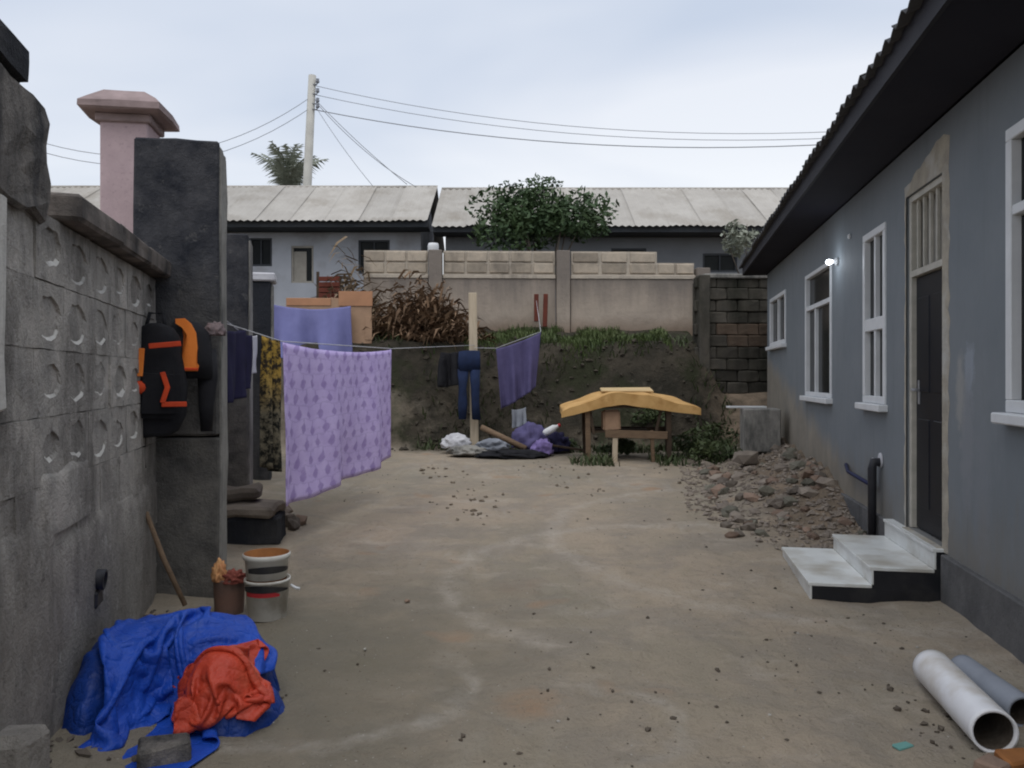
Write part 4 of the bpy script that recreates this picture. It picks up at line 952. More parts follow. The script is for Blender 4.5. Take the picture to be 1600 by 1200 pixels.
# soil crumbs / clods on the bank face
def crumbs(name, n, fn, m, s0, s1, seed, label, cat):
    rg = random.Random(seed); b = bmesh.new()
    base = [Vector(v) for v in ((1, 0, 0), (-1, 0, 0), (0, 1, 0), (0, -1, 0), (0, 0, 1), (0, 0, -1))]
    tri = ((0, 2, 4), (2, 1, 4), (1, 3, 4), (3, 0, 4), (2, 0, 5), (1, 2, 5), (3, 1, 5), (0, 3, 5)); vs, fs = [], []
    for i in range(n):
        p = fn(rg)
        if p is None: continue
        s = s0 + (s1 - s0) * rg.random() ** 2.5; k = len(vs); rot = Euler((rg.uniform(0, 6), rg.uniform(0, 6), rg.uniform(0, 6))).to_matrix()
        sc_ = Vector((rg.uniform(.6, 1.3), rg.uniform(.6, 1.3), rg.uniform(.4, .8)))
        for v in base:
            q = rot @ (v * rg.uniform(.75, 1.2)); vs.append((p.x + q.x * s * sc_.x, p.y + q.y * s * sc_.y, p.z + s * .25 + q.z * s * sc_.z))
        fs += [tuple(k + a_ for a_ in t) for t in tri]
    return tag(meshfrom(name, vs, fs, m), label, cat, kind='stuff')
def yard(rg):
    y = 2.6 + 11.5 * rg.random() ** 1.2; x = rg.uniform(-2.2 - .2 * (y - 6) , 2.1 + .17 * y)
    if noise.noise((x * .7, y * .5, 3)) + .25 * rg.random() + .10 * (x - .5) < .12: return None
    return Vector((x, y, gz(x, y)))
crumbs('dark_debris', 950, yard, Mt['crumb'], .005, .022, 1, 'scattered dark crumbs of soil and leaf on the sandy yard', 'debris')
crumbs('pale_debris', 160, yard, Mt['palecrumb'], .004, .016, 2, 'scattered pale chips of stone on the sandy yard', 'debris')
def grit(rg):
    y = 2.6 + 5.5 * rg.random() ** 1.6; x = rg.uniform(-1.9, 2.0 + .15 * y); return Vector((x, y, gz(x, y) - .002))
crumbs('dark_grit', 3500, grit, Mt['gritmat'], .0025, .008, 21, 'fine dark grit bedded in the sandy yard', 'grit')
crumbs('pale_grit', 1800, grit, Mt['palecrumb'], .002, .007, 22, 'fine pale grit bedded in the sandy yard', 'grit')
def farclods(rg):
    y = rg.uniform(8.5, 13.5); x = rg.uniform(-1.6, 2.6)
    if noise.noise((x * .9, y * .6, 11)) < .08: return None
    return Vector((x, y, gz(x, y)))
crumbs('soil_clods', 300, farclods, Mt['gritmat'], .012, .05, 12, 'brown soil clods scattered over the far end of the yard', 'soil')
def near_mound(rg):
    y = 7.3 + 7.2 * rg.random() ** .85; d = rg.random() ** 1.6 * (.9 + .75 * min(1, (y - 7.3) / 2)); q = hw(hs(y), d + .05, 0); return Vector((q.x, q.y, gz(q.x, q.y)))
crumbs('rubble_chips', 3600, near_mound, Mt['stone'], .010, .055, 3, 'small chips and gravel covering the rubble slope by the house', 'rubble')
def bankp(rg):
    x, y = rg.uniform(-3.2, 4.2), rg.uniform(15.3, 16.9); return Vector((x, y, gz(x, y)))
crumbs('bank_clods', 700, bankp, Mt['bankclod'], .02, .085, 4, 'lumps of soil and stone in the face of the earth bank', 'soil')
def wallfoot(rg):
    y = rg.uniform(2.8, 5.6); q = lwl((y - 6) * LN, -rg.random() ** 2 * .5 - .03, 0); return Vector((q.x, q.y, gz(q.x, q.y)))
crumbs('wall_foot_rubble', 160, wallfoot, Mt['stone'], .01, .045, 6, 'small rubble along the foot of the block wall', 'rubble')

# individual stones on the rubble slope
stones = []
for i in range(5):
    b = bmesh.new(); bmesh.ops.create_icosphere(b, subdivisions=1, radius=1); rg = random.Random(i)
    for v in b.verts: v.co = Vector((v.co.x * rg.uniform(.8, 1.1), v.co.y * rg.uniform(.65, .9), v.co.z * rg.uniform(.45, .7))) + noise.noise_vector(v.co * 2 + Vector((i, 0, 0))) * .22
    me = bpy.data.meshes.new('rubble_stone'); b.to_mesh(me); b.free(); stones.append(me)
def stone_set(mn):
    r = []
    for me in stones:
        c_ = me.copy(); c_.materials.clear(); c_.materials.append(Mt[mn]); r.append(c_)
    return r
ssets = {'stone': stone_set('stone'), 'redstone': stone_set('redstone'), 'greenstone': stone_set('greenstone')}
kinds = {'stone': ('grey broken stone on the rubble slope beside the grey house', 'grey stones on the rubble slope'), 'redstone': ('reddish brick fragment on the rubble slope beside the grey house', 'brick fragments on the rubble slope'), 'greenstone': ('dark mossy stone on the rubble slope beside the grey house', 'mossy stones on the rubble slope')}
rg = random.Random(17)
for i in range(105):
    k = rg.choices(['stone', 'redstone', 'greenstone'], [5, 3.2, 2.2])[0]
    y = 7.9 + 5.7 * rg.random(); d = .1 + rg.random() ** 1.25 * 1.35; q = hw(hs(y), d, 0)
    o = link('rubble_stone', rg.choice(ssets[k])); s = rg.uniform(.05, .13) * (1.25 if y > 9 else .85)
    o.location = (q.x, q.y, gz(q.x, q.y) + s * .22); o.scale = (s * rg.uniform(.8, 1.3), s, s * rg.uniform(.8, 1.2)); o.rotation_euler = (rg.uniform(-.4, .4), rg.uniform(-.4, .4), rg.uniform(0, 6))
    tag(o, kinds[k][0], 'stone', kinds[k][1])
o = link('boulder', ssets['stone'][2]); q = hw(hs(11.9), .75, 0); o.location = (q.x, q.y, gz(q.x, q.y) + .14); o.scale = (.24, .2, .26); tag(o, 'pale rounded boulder on the slope below the concrete box', 'boulder')
o = link('red_pebble', ssets['redstone'][1]); o.location = (-.78, 5.98, gz(-.78, 5.98) + .015); o.scale = (.03, .03, .025); tag(o, 'lone dark red pebble lying in the middle of the yard', 'pebble')
o = tag(MB().box((0, 0, 0), (.09, .05, .012), bev=.003).rough(.004, 20).build('teal_scrap', Mt['teal']), 'teal plastic scrap on the sand near the white pipe', 'scrap'); o.location = (1.78, 3.66, gz(1.78, 3.66) + .008); o.rotation_euler.z = .4

# stone slabs and basin at the foot of the shorter pier
bs = empty('dark_basin', (-2.62, 8.0, gz(-2.62, 8)), R(8), 'dark low stone trough at the foot of the shorter pier', 'trough')
m = MB(); m.box((0, 0, .12), (.66, .5, .30), bev=.03); bmesh.ops.subdivide_edges(m.b, edges=m.b.edges, cuts=2, use_grid_fill=True); m.rough(.03, 5); m.build('trough_body', Mt['blackpier'], bs)
for i, (x, y, z, wx, wy, wz, lb) in enumerate(((-.05, -.02, .33, .72, .52, .11, 'flat grey stone slab lying on the dark trough'), (-.16, .1, .46, .5, .4, .10, 'broken upper slab stacked on the flat one over the dark trough'))):
    m = MB(); m.box((0, 0, 0), (wx, wy, wz), bev=.03); bmesh.ops.subdivide_edges(m.b, edges=m.b.edges, cuts=3, use_grid_fill=True); m.rough(.045, 4, i * 3)
    o = tag(m.build('stone_slab', Mt['stone'], smoothf=False), lb, 'stone slab'); o.location = bs.matrix_basis @ Vector((x, y, z)); o.rotation_euler = (.03, .06 - .1 * i, .2 * i)
rg = random.Random(4)
for i in range(9):
    o = link('loose_stone', rg.choice(ssets['stone' if i % 3 else 'redstone'])); x, y = rg.uniform(-2.95, -2.2), rg.uniform(8.5, 9.2); s = rg.uniform(.08, .17)
    o.location = (x, y, gz(x, y) + s * .4 + rg.random() * .35 * (x < -2.5)); o.scale = (s, s, s); o.rotation_euler = (rg.random(), rg.random(), rg.random() * 6)
    tag(o, ('grey' if i % 3 else 'reddish') + ' loose stone heaped behind the trough by the shorter pier', 'stone', 'grey stones behind the trough' if i % 3 else 'reddish stones behind the trough')

# dry brush heap and junk on the terrace
def brush(name, c_, rad, n, m, seed, label, L=.7):
    rg = random.Random(seed); vs, fs = [], []
    for i in range(n):
        u = Vector((rg.gauss(0, .42), rg.gauss(0, .4), abs(rg.gauss(0, .42)))); u.z *= max(.15, 1 - (u.x ** 2) * .8)
        p = Vector(c_) + Vector((u.x * rad[0], u.y * rad[1], u.z * rad[2]))
        d_ = Vector((rg.gauss(0, 1), rg.gauss(0, .7), rg.gauss(-.05, .45))).normalized(); l_ = L * rg.uniform(.3, 1); s_ = d_.cross(Vector((rg.random(), rg.random(), 1))).normalized() * rg.uniform(.008, .032)
        k = len(vs); b_ = p + d_ * l_ * .5 + Vector((0, 0, .06)); e_ = p + d_ * l_ - Vector((0, 0, .12 * l_))
        vs += [p - s_, p + s_, b_ + s_, b_ - s_, e_]; fs += [(k, k + 1, k + 2, k + 3), (k + 3, k + 2, k + 4)]
    return tag(meshfrom(name, [tuple(v) for v in vs], fs, m), label, 'brush pile', kind='stuff')
brush('dry_brush_pile', (-1.95, 17.0, 2.45), (1.35, .75, 1.10), 3200, Mt['dry'], 1, 'heap of brown dry palm fronds and brush against the rear wall', .5)
brush('pale_brush_pile', (-3.55, 17.6, 2.75), (.9, .6, 1.35), 700, Mt['drypale'], 2, 'pale dry twigs heaped behind the tan board')
cr_ = empty('broken_crate', (at(515, 0, 17.4).x, 17.4, 2.7), R(10), 'dark red broken crate with a black post behind the tan board', 'crate')
for i in range(5): MB().box((0, -.15, .62 + i * .12), (.44, .02, .1), rot=(0, rnd(-.05, .05), 0), bev=.004).build('slat', Mt['terr'], cr_)
for x in (-.24, .23): MB().box((x, -.12, .6), (.06, .06, 1.3 if x < 0 else 1.1)).build('post', Mt['darkwood'], cr_)
MB().box((0, .05, .55), (.42, .3, .95)).build('crate_body', Mt['darkwood'], cr_)
# boards on the terrace with a cloth
ybd = 16.35
pb = empty('tan_board', (-3.7, ybd, gz(-3.7, ybd)), R(3), 'large tan board panel standing upright on the terrace behind the hung cloths', 'board')
zt = at(0, 462, ybd).z - pb.location.z
MB().box((-.02, 0, zt / 2 - .05), (1.72, .05, zt), bev=.004).build('panel', Mt['ply'], pb)
MB().box((-.42, -.032, zt - .13), (.88, .02, .15), bev=.003).build('top_rail', Mt['plyor'], pb)
MB().box((.52, -.036, zt - .06), (.68, .024, .30), bev=.003).build('top_rail', Mt['plyor'], pb)
MB().box((.78, -.032, zt / 2 - .2), (.14, .02, zt - .45), bev=.003).build('side_rail', Mt['ply'], pb)
# terracotta posts painted on the back wall
for i, px in enumerate((838, 852)):
    tag(MB().box((0, 0, 0), (.10, .08, .60 if i == 0 else .72), bev=.01).build('short_red_post', Mt['terr']), ('shorter' if i == 0 else 'taller') + ' of the two dark red posts set against the rear wall', 'post', 'red posts at the rear wall')
    ob = bpy.data.objects['short_red_post' if i == 0 else 'short_red_post.001']; ob.location = at(px, 481 + 4 * i, 17.6); ob.rotation_euler.y = .03 * i

# ------------------------------------------------------------------ washing
def cloth(name, A, B, la, lb, m, parent=None, nx_=36, nz_=28, fold=.03, nf=5, sag=.02, seed=0, thick=.006, drape=0, flare=0, hem=.0, pinch=0):
    A, B = Vector(A), Vector(B); d_ = B - A; W = d_.length; h = Vector((d_.x, d_.y, 0)).normalized(); nrm = Vector((h.y, -h.x, 0)); rg = random.Random(seed)
    ph = [rg.uniform(0, 6.28) for _ in range(6)]; vs, uv, fs = [], [], []
    for j in range(nz_ + 1):
        v = j / nz_
        for i in range(nx_ + 1):
            u = i / nx_; top = A.lerp(B, u) - Vector((0, 0, sag * 4 * u * (1 - u)))
            L = la + (lb - la) * u + hem * math.sin(u * 9 + ph[5])
            off = fold * (.25 + .75 * v) * (math.sin(u * nf * 6.28 + ph[0] + v * 1.2) + .5 * math.sin(u * nf * 13.1 + ph[1] - v * 2) + .6 * noise.noise((u * nf + seed, v * 2, seed)))
            off += drape * v
            xx = (u - .5) * W * (flare * v - pinch * math.sin(v * 3.1))
            p = top + nrm * off + h * xx - Vector((0, 0, L * v))
            vs.append(tuple(p)); uv.append((u * W, (1 - v) * (la + lb) / 2))
    for j in range(nz_):
        for i in range(nx_): a_ = j * (nx_ + 1) + i; fs.append((a_, a_ + 1, a_ + nx_ + 2, a_ + nx_ + 1))
    o = meshfrom(name, vs, fs, m, parent, True, uv); md = o.modifiers.new('thick', 'SOLIDIFY'); md.thickness = thick
    return o
P0 = lwl(.45, -.44, 2.12); P1 = at(440, 535, 7.5); P2 = at(612, 546, 10.5); P3 = Vector((-.72, 15.38, 2.3))
def rope(name, pts, label, r=.005):
    tag(MB().tube(pts, r, 5).build(name, Mt['whitecloth']), label, 'clothes line')
rope('clothes_line', [P0, P1 + Vector((0, 0, .01)), P2 + Vector((0, 0, .01)), P3], 'long clothes line strung from the tall black pier to the pale post')
lv = tag(cloth('lavender_sheet', P1, P2, 1.52, 1.40, Mt['sheet'], fold=.048, nf=2.4, sag=.06, seed=3, nx_=80, hem=.02), 'large lavender bed sheet with dark purple motifs hung in the yard', 'bed sheet')
tag(cloth('brown_print_cloth', lwl(.9, -.42, 2.1) * .25 + P1 * .75 + Vector((-.02, -.12, .03)), P1 + Vector((-.005, -.02, .02)), 1.18, 1.22, Mt['leopard'], fold=.05, nf=2, seed=5, nx_=20), 'bunched brown and yellow print cloth hanging beside the lavender sheet', 'cloth')
Q0 = lwl(.50, -.42, 2.16); Q1 = lwl(2.88, -.36, 2.16)
rope('short_clothes_line', [Q0, Q1], 'short clothes line between the tall and the shorter piers')
def on(t): return Q0.lerp(Q1, t)
# navy shirt
ns = empty('navy_shirt', on(.12) - Vector((0, 0, .8)), 0, 'navy shirt with long body hung beside the tall black pier', 'shirt')
def local(o): o.matrix_parent_inverse = Matrix.Translation(-o.parent.location); return o
n0 = at(333, 512, 6.55); n1 = at(378, 516, 7.1)
local(cloth('body', n0, n1, .62, .58, Mt['navy'], ns, fold=.03, nf=2, seed=8, nx_=18, thick=.03)); local(cloth('sleeve', n1 + Vector((-.03, -.04, .0)), n1 + Vector((.02, .1, -.04)), .50, .46, Mt['navy'], ns, fold=.02, nf=1, seed=9, nx_=10, thick=.04))
ws_ = tag(cloth('white_vest', at(373, 520, 8.0), at(401, 524, 8.4), .44, .36, Mt['whitecloth'], fold=.03, nf=2, seed=10, nx_=16, thick=.012), 'off white vest pegged between the shirt and the shorter pier', 'vest')
# blue cloth on the board
tag(cloth('dusty_blue_cloth', at(420, 474, 16.2), at(548, 478, 16.2), 1.05, 1.0, Mt['bluesheet'], fold=.11, nf=2.2, seed=11, sag=.09, drape=.22, flare=.06), 'plain dusty blue cloth draped in front of the tan board', 'cloth')
# post with jeans, black shirt
wp = tag(MB().box((0, 0, 1.42), (.155, .10, 3.0), bev=.008).rough(.006, 3).build('pale_post', Mt['palewood']), 'pale squared timber post standing at the foot of the bank', 'post'); wp.location = (-.72, 15.42, gz(-.72, 15.42) + .1); wp.rotation_euler.y = -.012
yj = 15.15
js = empty('hanging_jeans', at(733, 655, yj), 0, 'dark blue jeans hanging upside from the line at the pale post', 'jeans')
m = MB()
def tubeflat(m, pts, wds, thk, seg=12):
    rings = []
    for p, w_ in zip(pts, wds): rings.append([m.b.verts.new((p[0] + math.cos(k * 6.2832 / seg) * w_ / 2, p[1] + math.sin(k * 6.2832 / seg) * thk / 2, p[2])) for k in range(seg)])
    for i in range(len(pts) - 1):
        for k in range(seg): m.b.faces.new((rings[i][k], rings[i][(k + 1) % seg], rings[i + 1][(k + 1) % seg], rings[i + 1][k])).smooth = True
    m.b.faces.new(rings[0]); m.b.faces.new(rings[-1])
zt_ = at(0, 549, yj).z - js.location.z
tubeflat(m, [(.0, 0, zt_), (.0, 0, zt_ - .18), (0, 0, zt_ - .36)], [.40, .42, .41], .12); m.rough(.03, 6); m.build('waist', Mt['jeans'], js)
for sx1 in (-1, 1):
    m = MB(); tubeflat(m, [(sx1 * .105, .0, zt_ - .34), (sx1 * .12, -.01, zt_ - .7), (sx1 * .125, 0, zt_ - 1.0), (sx1 * .13, .01, .0)], [.2, .165, .15, .155], .10); m.rough(.035, 6, sx1); m.build('trouser_leg', Mt['jeans'], js)
bs_ = empty('black_shirt', at(703, 610, 15.25), 0, 'crumpled black shirt hanging next to the jeans', 'shirt')
bs_.location = at(704, 552, 15.25)
c_ = cloth('body', at(691, 551, 15.25), at(719, 549, 15.25), .66, .60, Mt['blackcloth'], bs_, fold=.07, nf=1.6, seed=31, nx_=20, thick=.05, flare=.25); c_.matrix_parent_inverse = Matrix.Translation(-bs_.location)
c_ = cloth('sleeve', at(688, 560, 15.2), at(696, 556, 15.2), .52, .5, Mt['blackcloth'], bs_, fold=.05, nf=1, seed=32, nx_=10, thick=.06); c_.matrix_parent_inverse = Matrix.Translation(-bs_.location)
# purple cloth on a rising line
L0, L1 = at(775, 545, 14.9), at(845, 519, 15.0)
tag(cloth('purple_cloth', L0, L1, 1.12, 1.02, Mt['purple'], fold=.06, nf=2.3, seed=13, nx_=44, flare=-.2, sag=.03), 'dark purple cloth hanging from the rising line near the bank', 'cloth')
rope('rising_clothes_line', [Vector((-.72, 15.36, 2.25)), L0 + Vector((0, 0, .01)), L1 + Vector((0, 0, .01)), at(838, 470, 17.52)], 'clothes line rising from the pale post to a red post at the rear wall')
tag(cloth('grey_blue_rag', at(800, 640, 14.9), at(822, 636, 14.9), .34, .3, Mt['greypipe'], fold=.03, nf=2, seed=14, nx_=14, thick=.02), 'grey blue rag hanging under the dark purple cloth', 'rag')

# heap below the washing
def lump(name, c_, rad, m_, seed, label, cat, amp=.35, rot=0, sub=4):
    b = bmesh.new(); bmesh.ops.create_icosphere(b, subdivisions=sub, radius=1); off = Vector((seed * 3.1, seed * 1.7, 0))
    for v in b.verts:
        d_ = v.co.copy(); k = 1 - amp * abs(noise.noise(d_ * 1.6 + off)) * 1.6 + amp * .5 * (1 - 2 * abs(noise.noise(d_ * 3.6 + off))) - amp * .35 * abs(noise.noise(d_ * 8 + off))
        v.co = Vector((d_.x * rad[0], d_.y * rad[1], max(d_.z, -.25) * rad[2])) * k
    for f in b.faces: f.smooth = True
    me = bpy.data.meshes.new(name); b.to_mesh(me); b.free(); me.materials.append(m_)
    o = link(name, me); o.location = c_; o.rotation_euler.z = rot; return tag(o, label, cat)
def onbank(px, Y, dz=0): x = (px - 800) / 1256 * Y; return Vector((x, Y, gz(x, Y) + dz))
lump('white_sack', onbank(712, 14.95, .16), (.28, .2, .2), Mt['whitecloth'], 1, 'crumpled white sack under the hanging jeans', 'sack')
lump('pale_bag', onbank(730, 14.5, .08), (.36, .22, .13), Mt['edgec'], 2, 'flat pale bag on the ground in front of the pale post', 'bag')
lump('purple_bundle', onbank(828, 14.75, .22), (.34, .26, .36), Mt['purple'], 3, 'purple cloth bundle heaped beside the white bottle', 'bundle')
lump('lilac_bundle', onbank(846, 14.55, .10), (.22, .2, .22), mat('lilac_cloth', (.22, .17, .38), (.16, .12, .29), 5), 4, 'lilac cloth bundle tumbling off the purple one', 'bundle')
lump('black_bundle', onbank(800, 14.3, .04), (.62, .24, .12), Mt['blackcloth'], 5, 'flat black cloth lying in front of the bundles', 'cloth')
lump('dark_bundle', onbank(868, 15.0, .12), (.26, .2, .30), Mt['navy'], 6, 'navy cloth heap between the bundles and the table', 'bundle')
lump('grey_sack', onbank(770, 14.9, .12), (.32, .2, .16), Mt['greypipe'], 7, 'grey sack lying between the white sack and purple bundle', 'sack')
tag(MB().tube([onbank(752, 14.6, .52), onbank(822, 14.35, .16)], .055, 8).rough(.012, 5).build('log', Mt['wood']), 'short brown log slanting across the heap under the washing', 'log')
bt = empty('white_bottle', onbank(860, 14.7, .46), 0, 'white plastic bottle lying slanted on the cloth bundles', 'bottle')
MB().lathe((0, 0, 0), [(.001, -.14), (.06, -.14), (.065, -.1), (.065, .08), (.03, .14), (.03, .17)], 12, Vector((.8, -.2, .45))).build('bottle_body', Mt['white'], bt)
MB().lathe(Vector((.8, -.2, .45)).normalized() * .17, [(.034, 0), (.034, .04), (.001, .042)], 10, Vector((.8, -.2, .45))).build('cap', Mt['redlabel'], bt)

# table with drying foam
TY = 14.2
tb = empty('wooden_table', (2.05, TY, gz(2.05, TY)), R(-3), 'rough wooden trestle table with crossed legs at the foot of the bank', 'table')
def board(c_, d_, rot=None, m_='wood', nm='board', par=tb): return MB().box(c_, d_, rot, bev=.006).rough(.004, 6).build(nm, Mt[m_], par)
for i in range(5): board((0, -.36 + i * .18, .93), (1.72, .165, .035), None, 'darkwood', 'top_board')
for x, y, m_ in ((-.72, -.38, 'wood'), (-.75, .38, 'darkwood'), (.66, -.38, 'darkwood'), (.75, .38, 'darkwood')): board((x, y, .43), (.085, .085, .97), (rnd(-.03, .03), rnd(-.03, .03), 0), m_, 'leg')
board((-.26, -.40, .22), (.09, .085, .62), (0, .02, 0), 'palewood', 'leg')
board((.38, -.40, .22), (.06, .07, .62), (0, -.05, 0), 'wood', 'leg')
board((.10, -.44, .46), (1.06, .035, .13), (0, .02, 0), 'wood', 'rail'); board((.0, .42, .50), (1.6, .035, .09), None, 'darkwood', 'rail')
board((.48, -.40, .68), (.05, .04, .52), (0, .22, 0), 'darkwood', 'brace'); board((-.66, -.41, .70), (.05, .04, .48), (0, -.15, 0), 'darkwood', 'brace')
tag(MB().box((0, 0, 0), (.30, .26, .36), bev=.03, seg=2).rough(.02, 5).build('brown_box', Mt['ply']), 'brown carton on the lower shelf of the wooden table', 'carton')
o = bpy.data.objects['brown_box']; o.location = tb.matrix_basis @ Vector((-.32, -.24, .695))
MB().box((-.2, 0, .50), (1.1, .7, .03)).build('shelf', Mt['darkwood'], tb)
fm_ = empty('foam_mattress', tb.matrix_basis @ Vector((0, 0, .945)), R(-3), 'yellow orange foam mattress bowed over the wooden table to dry', 'mattress')
vs, fs = [], []; nu, nv = 40, 8
def fpt(u, v, top):
    x = (u - .5) * 2.36; a_ = abs(x - .02)
    q = (a_ / 1.18) ** 2; y = (v - .5) * 1.02
    z = -.01 - .16 * q - .03 * math.sin(u * 9 + 1) * (1 - v) + (.215 * (1 - .55 * q) + .015 * math.sin(u * 21 + v * 2) if top else 0) + .07 * v
    return (x + .02 * math.sin(v * 6), y + .02 * math.sin(u * 17), z + .012 * noise.noise((x * 4, y * 4  , top)))
b = bmesh.new(); T = {}
for top in (0, 1):
    for i in range(nu + 1):
        for j in range(nv + 1): T[top, i, j] = b.verts.new(fpt(i / nu, j / nv, top))
for top in (0, 1):
    for i in range(nu):
        for j in range(nv): b.faces.new((T[top, i, j], T[top, i + 1, j], T[top, i + 1, j + 1], T[top, i, j + 1])).smooth = True
for i in range(nu):
    for j in (0, nv): b.faces.new((T[0, i, j], T[0, i + 1, j], T[1, i + 1, j], T[1, i, j]))
for j in range(nv):
    for i in (0, nu): b.faces.new((T[0, i, j], T[0, i, j + 1], T[1, i, j + 1], T[1, i, j]))
bmesh.ops.recalc_face_normals(b, faces=b.faces)
me = bpy.data.meshes.new('foam'); b.to_mesh(me); b.free(); me.materials.append(Mt['foam']); link('foam_slab', me, fm_)
o = tag(MB().box((0, 0, 0), (.90, .5, .035), bev=.012).rough(.02, 4).build('pale_foam_offcut', mat('pale_foam', (.60, .44, .24), (.50, .37, .20), 4)), 'pale flat foam offcut lying on top of the bowed mattress', 'foam')
o.location = fm_.matrix_basis @ Vector((-.02, .14, .272)); o.rotation_euler = (.10, 0, R(-3))
tag(MB().box((0, 0, 0), (.8, .09, .04), bev=.008).rough(.006, 4).build('plank', Mt['darkwood']), 'dark plank leaning low between the clothes heap and table', 'plank')
o = bpy.data.objects['plank']; o.location = onbank(890, 14.7, .13); o.rotation_euler = (0, .16, .2)

# ------------------------------------------------------------------ backpack and jackets on the tall pier
def pf(px, py, o=.05):      # point in front of the pier's near face
    fc = lwl(-.03, -.14, 0); n_ = -Vector((LK, 1, 0)) / LN; Y = 5.93
    return at(px, py, Y - o)
bpk = empty('backpack', pf(243, 680, .25), LANG - R(78), 'black backpack with red orange trim hanging on the tall black pier', 'backpack')
zl = lambda py: H - (py - 590) / 1256 * 5.87 - bpk.location.z
m = MB()
prof = [(0.0, .17, .06), (.03, .26, .12), (.14, .32, .17), (.35, .33, .18), (.55, .30, .17), (.68, .26, .14), (.76, .18, .09), (.79, .08, .04)]
tubeflat(m, [(0, -.09, z_) for z_, _, _ in prof], [w_ for _, w_, _ in prof], .17, 18); m.rough(.02, 6); m.build('bag_body', Mt['blackcloth'], bpk)
m = MB(); m.box((.01, -.20, .30), (.24, .09, .34), bev=.035, seg=2); m.rough(.012, 6); m.build('front_pocket', Mt['blackcloth'], bpk)
def strip(par, pts, w_, m_, name, th=.012):
    mb2 = MB(); pr = None
    for i in range(len(pts) - 1):
        a_, b_ = Vector(pts[i]), Vector(pts[i + 1]); d_ = (b_ - a_); L = d_.length
        ang_ = math.atan2(d_.z, d_.x); mb2.box((a_ + b_) / 2, (L + w_ * .3, th, w_), rot=(0, -ang_, 0), bev=.003)
    return mb2.build(name, Mt[m_], par)
strip(bpk, [(-.035, -.262, .62), (.12, -.25, .64)], .035, 'redor', 'zip_trim')
strip(bpk, [(-.075, -.255, .60), (-.085, -.262, .42)], .030, 'orange', 'side_trim')
strip(bpk, [(.03, -.262, .44), (.055, -.268, .34), (.03, -.268, .24)], .028, 'redor', 'front_trim')
strip(bpk, [(.03, -.268, .225), (.15, -.262, .225)], .035, 'redor', 'bottom_trim')
MB().lathe((-.10, -.235, .34), [(.001, .03), (.04, .02), (.05, 0), (.0501, -.02)], 12, Vector((0, -1, 0))).build('badge', Mt['redor'], bpk)
for x, l_ in ((-.15, .30), (-.06, .22)): MB().tube([(x, -.07, .04), (x - .005, -.075, -l_ * .5), (x, -.07, -l_)], .012, 6).build('strap', Mt['blackcloth'], bpk)
MB().tube([(-.05, -.05, .76), (-.03, -.03, .86), (.04, -.03, .86), (.05, -.05, .76)], .012, 6).build('grab_loop', Mt['blackcloth'], bpk)
bpk.scale = (1.22, 1, 1)
# black jacket with orange front
jk = empty('black_jacket', pf(318, 672), LANG - R(90), 'black jacket with bright orange sleeve panel hung beside the backpack', 'jacket')
zj = lambda py: -(py - 672) / 1256 * 5.87
xj = lambda px: (px - 318) / 1256 * 5.87
m = MB(); tubeflat(m, [(xj(296), -.06, zj(502)), (xj(298), -.08, zj(520)), (xj(300), -.09, zj(560)), (xj(306), -.09, zj(590))], [.16, .30, .33, .28], .13, 14); m.rough(.02, 6); m.build('jacket_body', Mt['blackcloth'], jk)
m = MB(); tubeflat(m, [(xj(326), -.05, zj(545)), (xj(326), -.07, zj(590)), (xj(323), -.07, zj(635)), (xj(324), -.05, zj(673))], [.12, .14, .11, .085], .10, 12); m.rough(.015, 6); m.build('sleeve', Mt['blackcloth'], jk)
mb2 = MB(); vs = []
outer = [(283, 501), (296, 500), (305, 508), (312, 522), (314, 545), (312, 565), (316, 572), (314, 580), (290, 580), (290, 574), (299, 570), (301, 545), (299, 525), (292, 514), (283, 508)]
mb2.prism([(xj(px), zj(py)) for px, py in outer], -.175, -.150); bmesh.ops.triangulate(mb2.b, faces=[f for f in mb2.b.faces if len(f.verts) > 4]); mb2.build('orange_panel', Mt['orange'], jk)
strip(jk, [(xj(288), -.178, zj(577)), (xj(315), -.178, zj(577))], .018, 'redor', 'cuff_trim')
cp = lump('hooked_rag', pf(335, 520, .0) + Vector((.02, -.05, 0)), (.075, .07, .085), mat('grey_pink_cloth', (.19, .14, .14), (.12, .10, .105), 12), 9, 'small greyish pink rag hooked on the corner of the tall pier', 'rag')

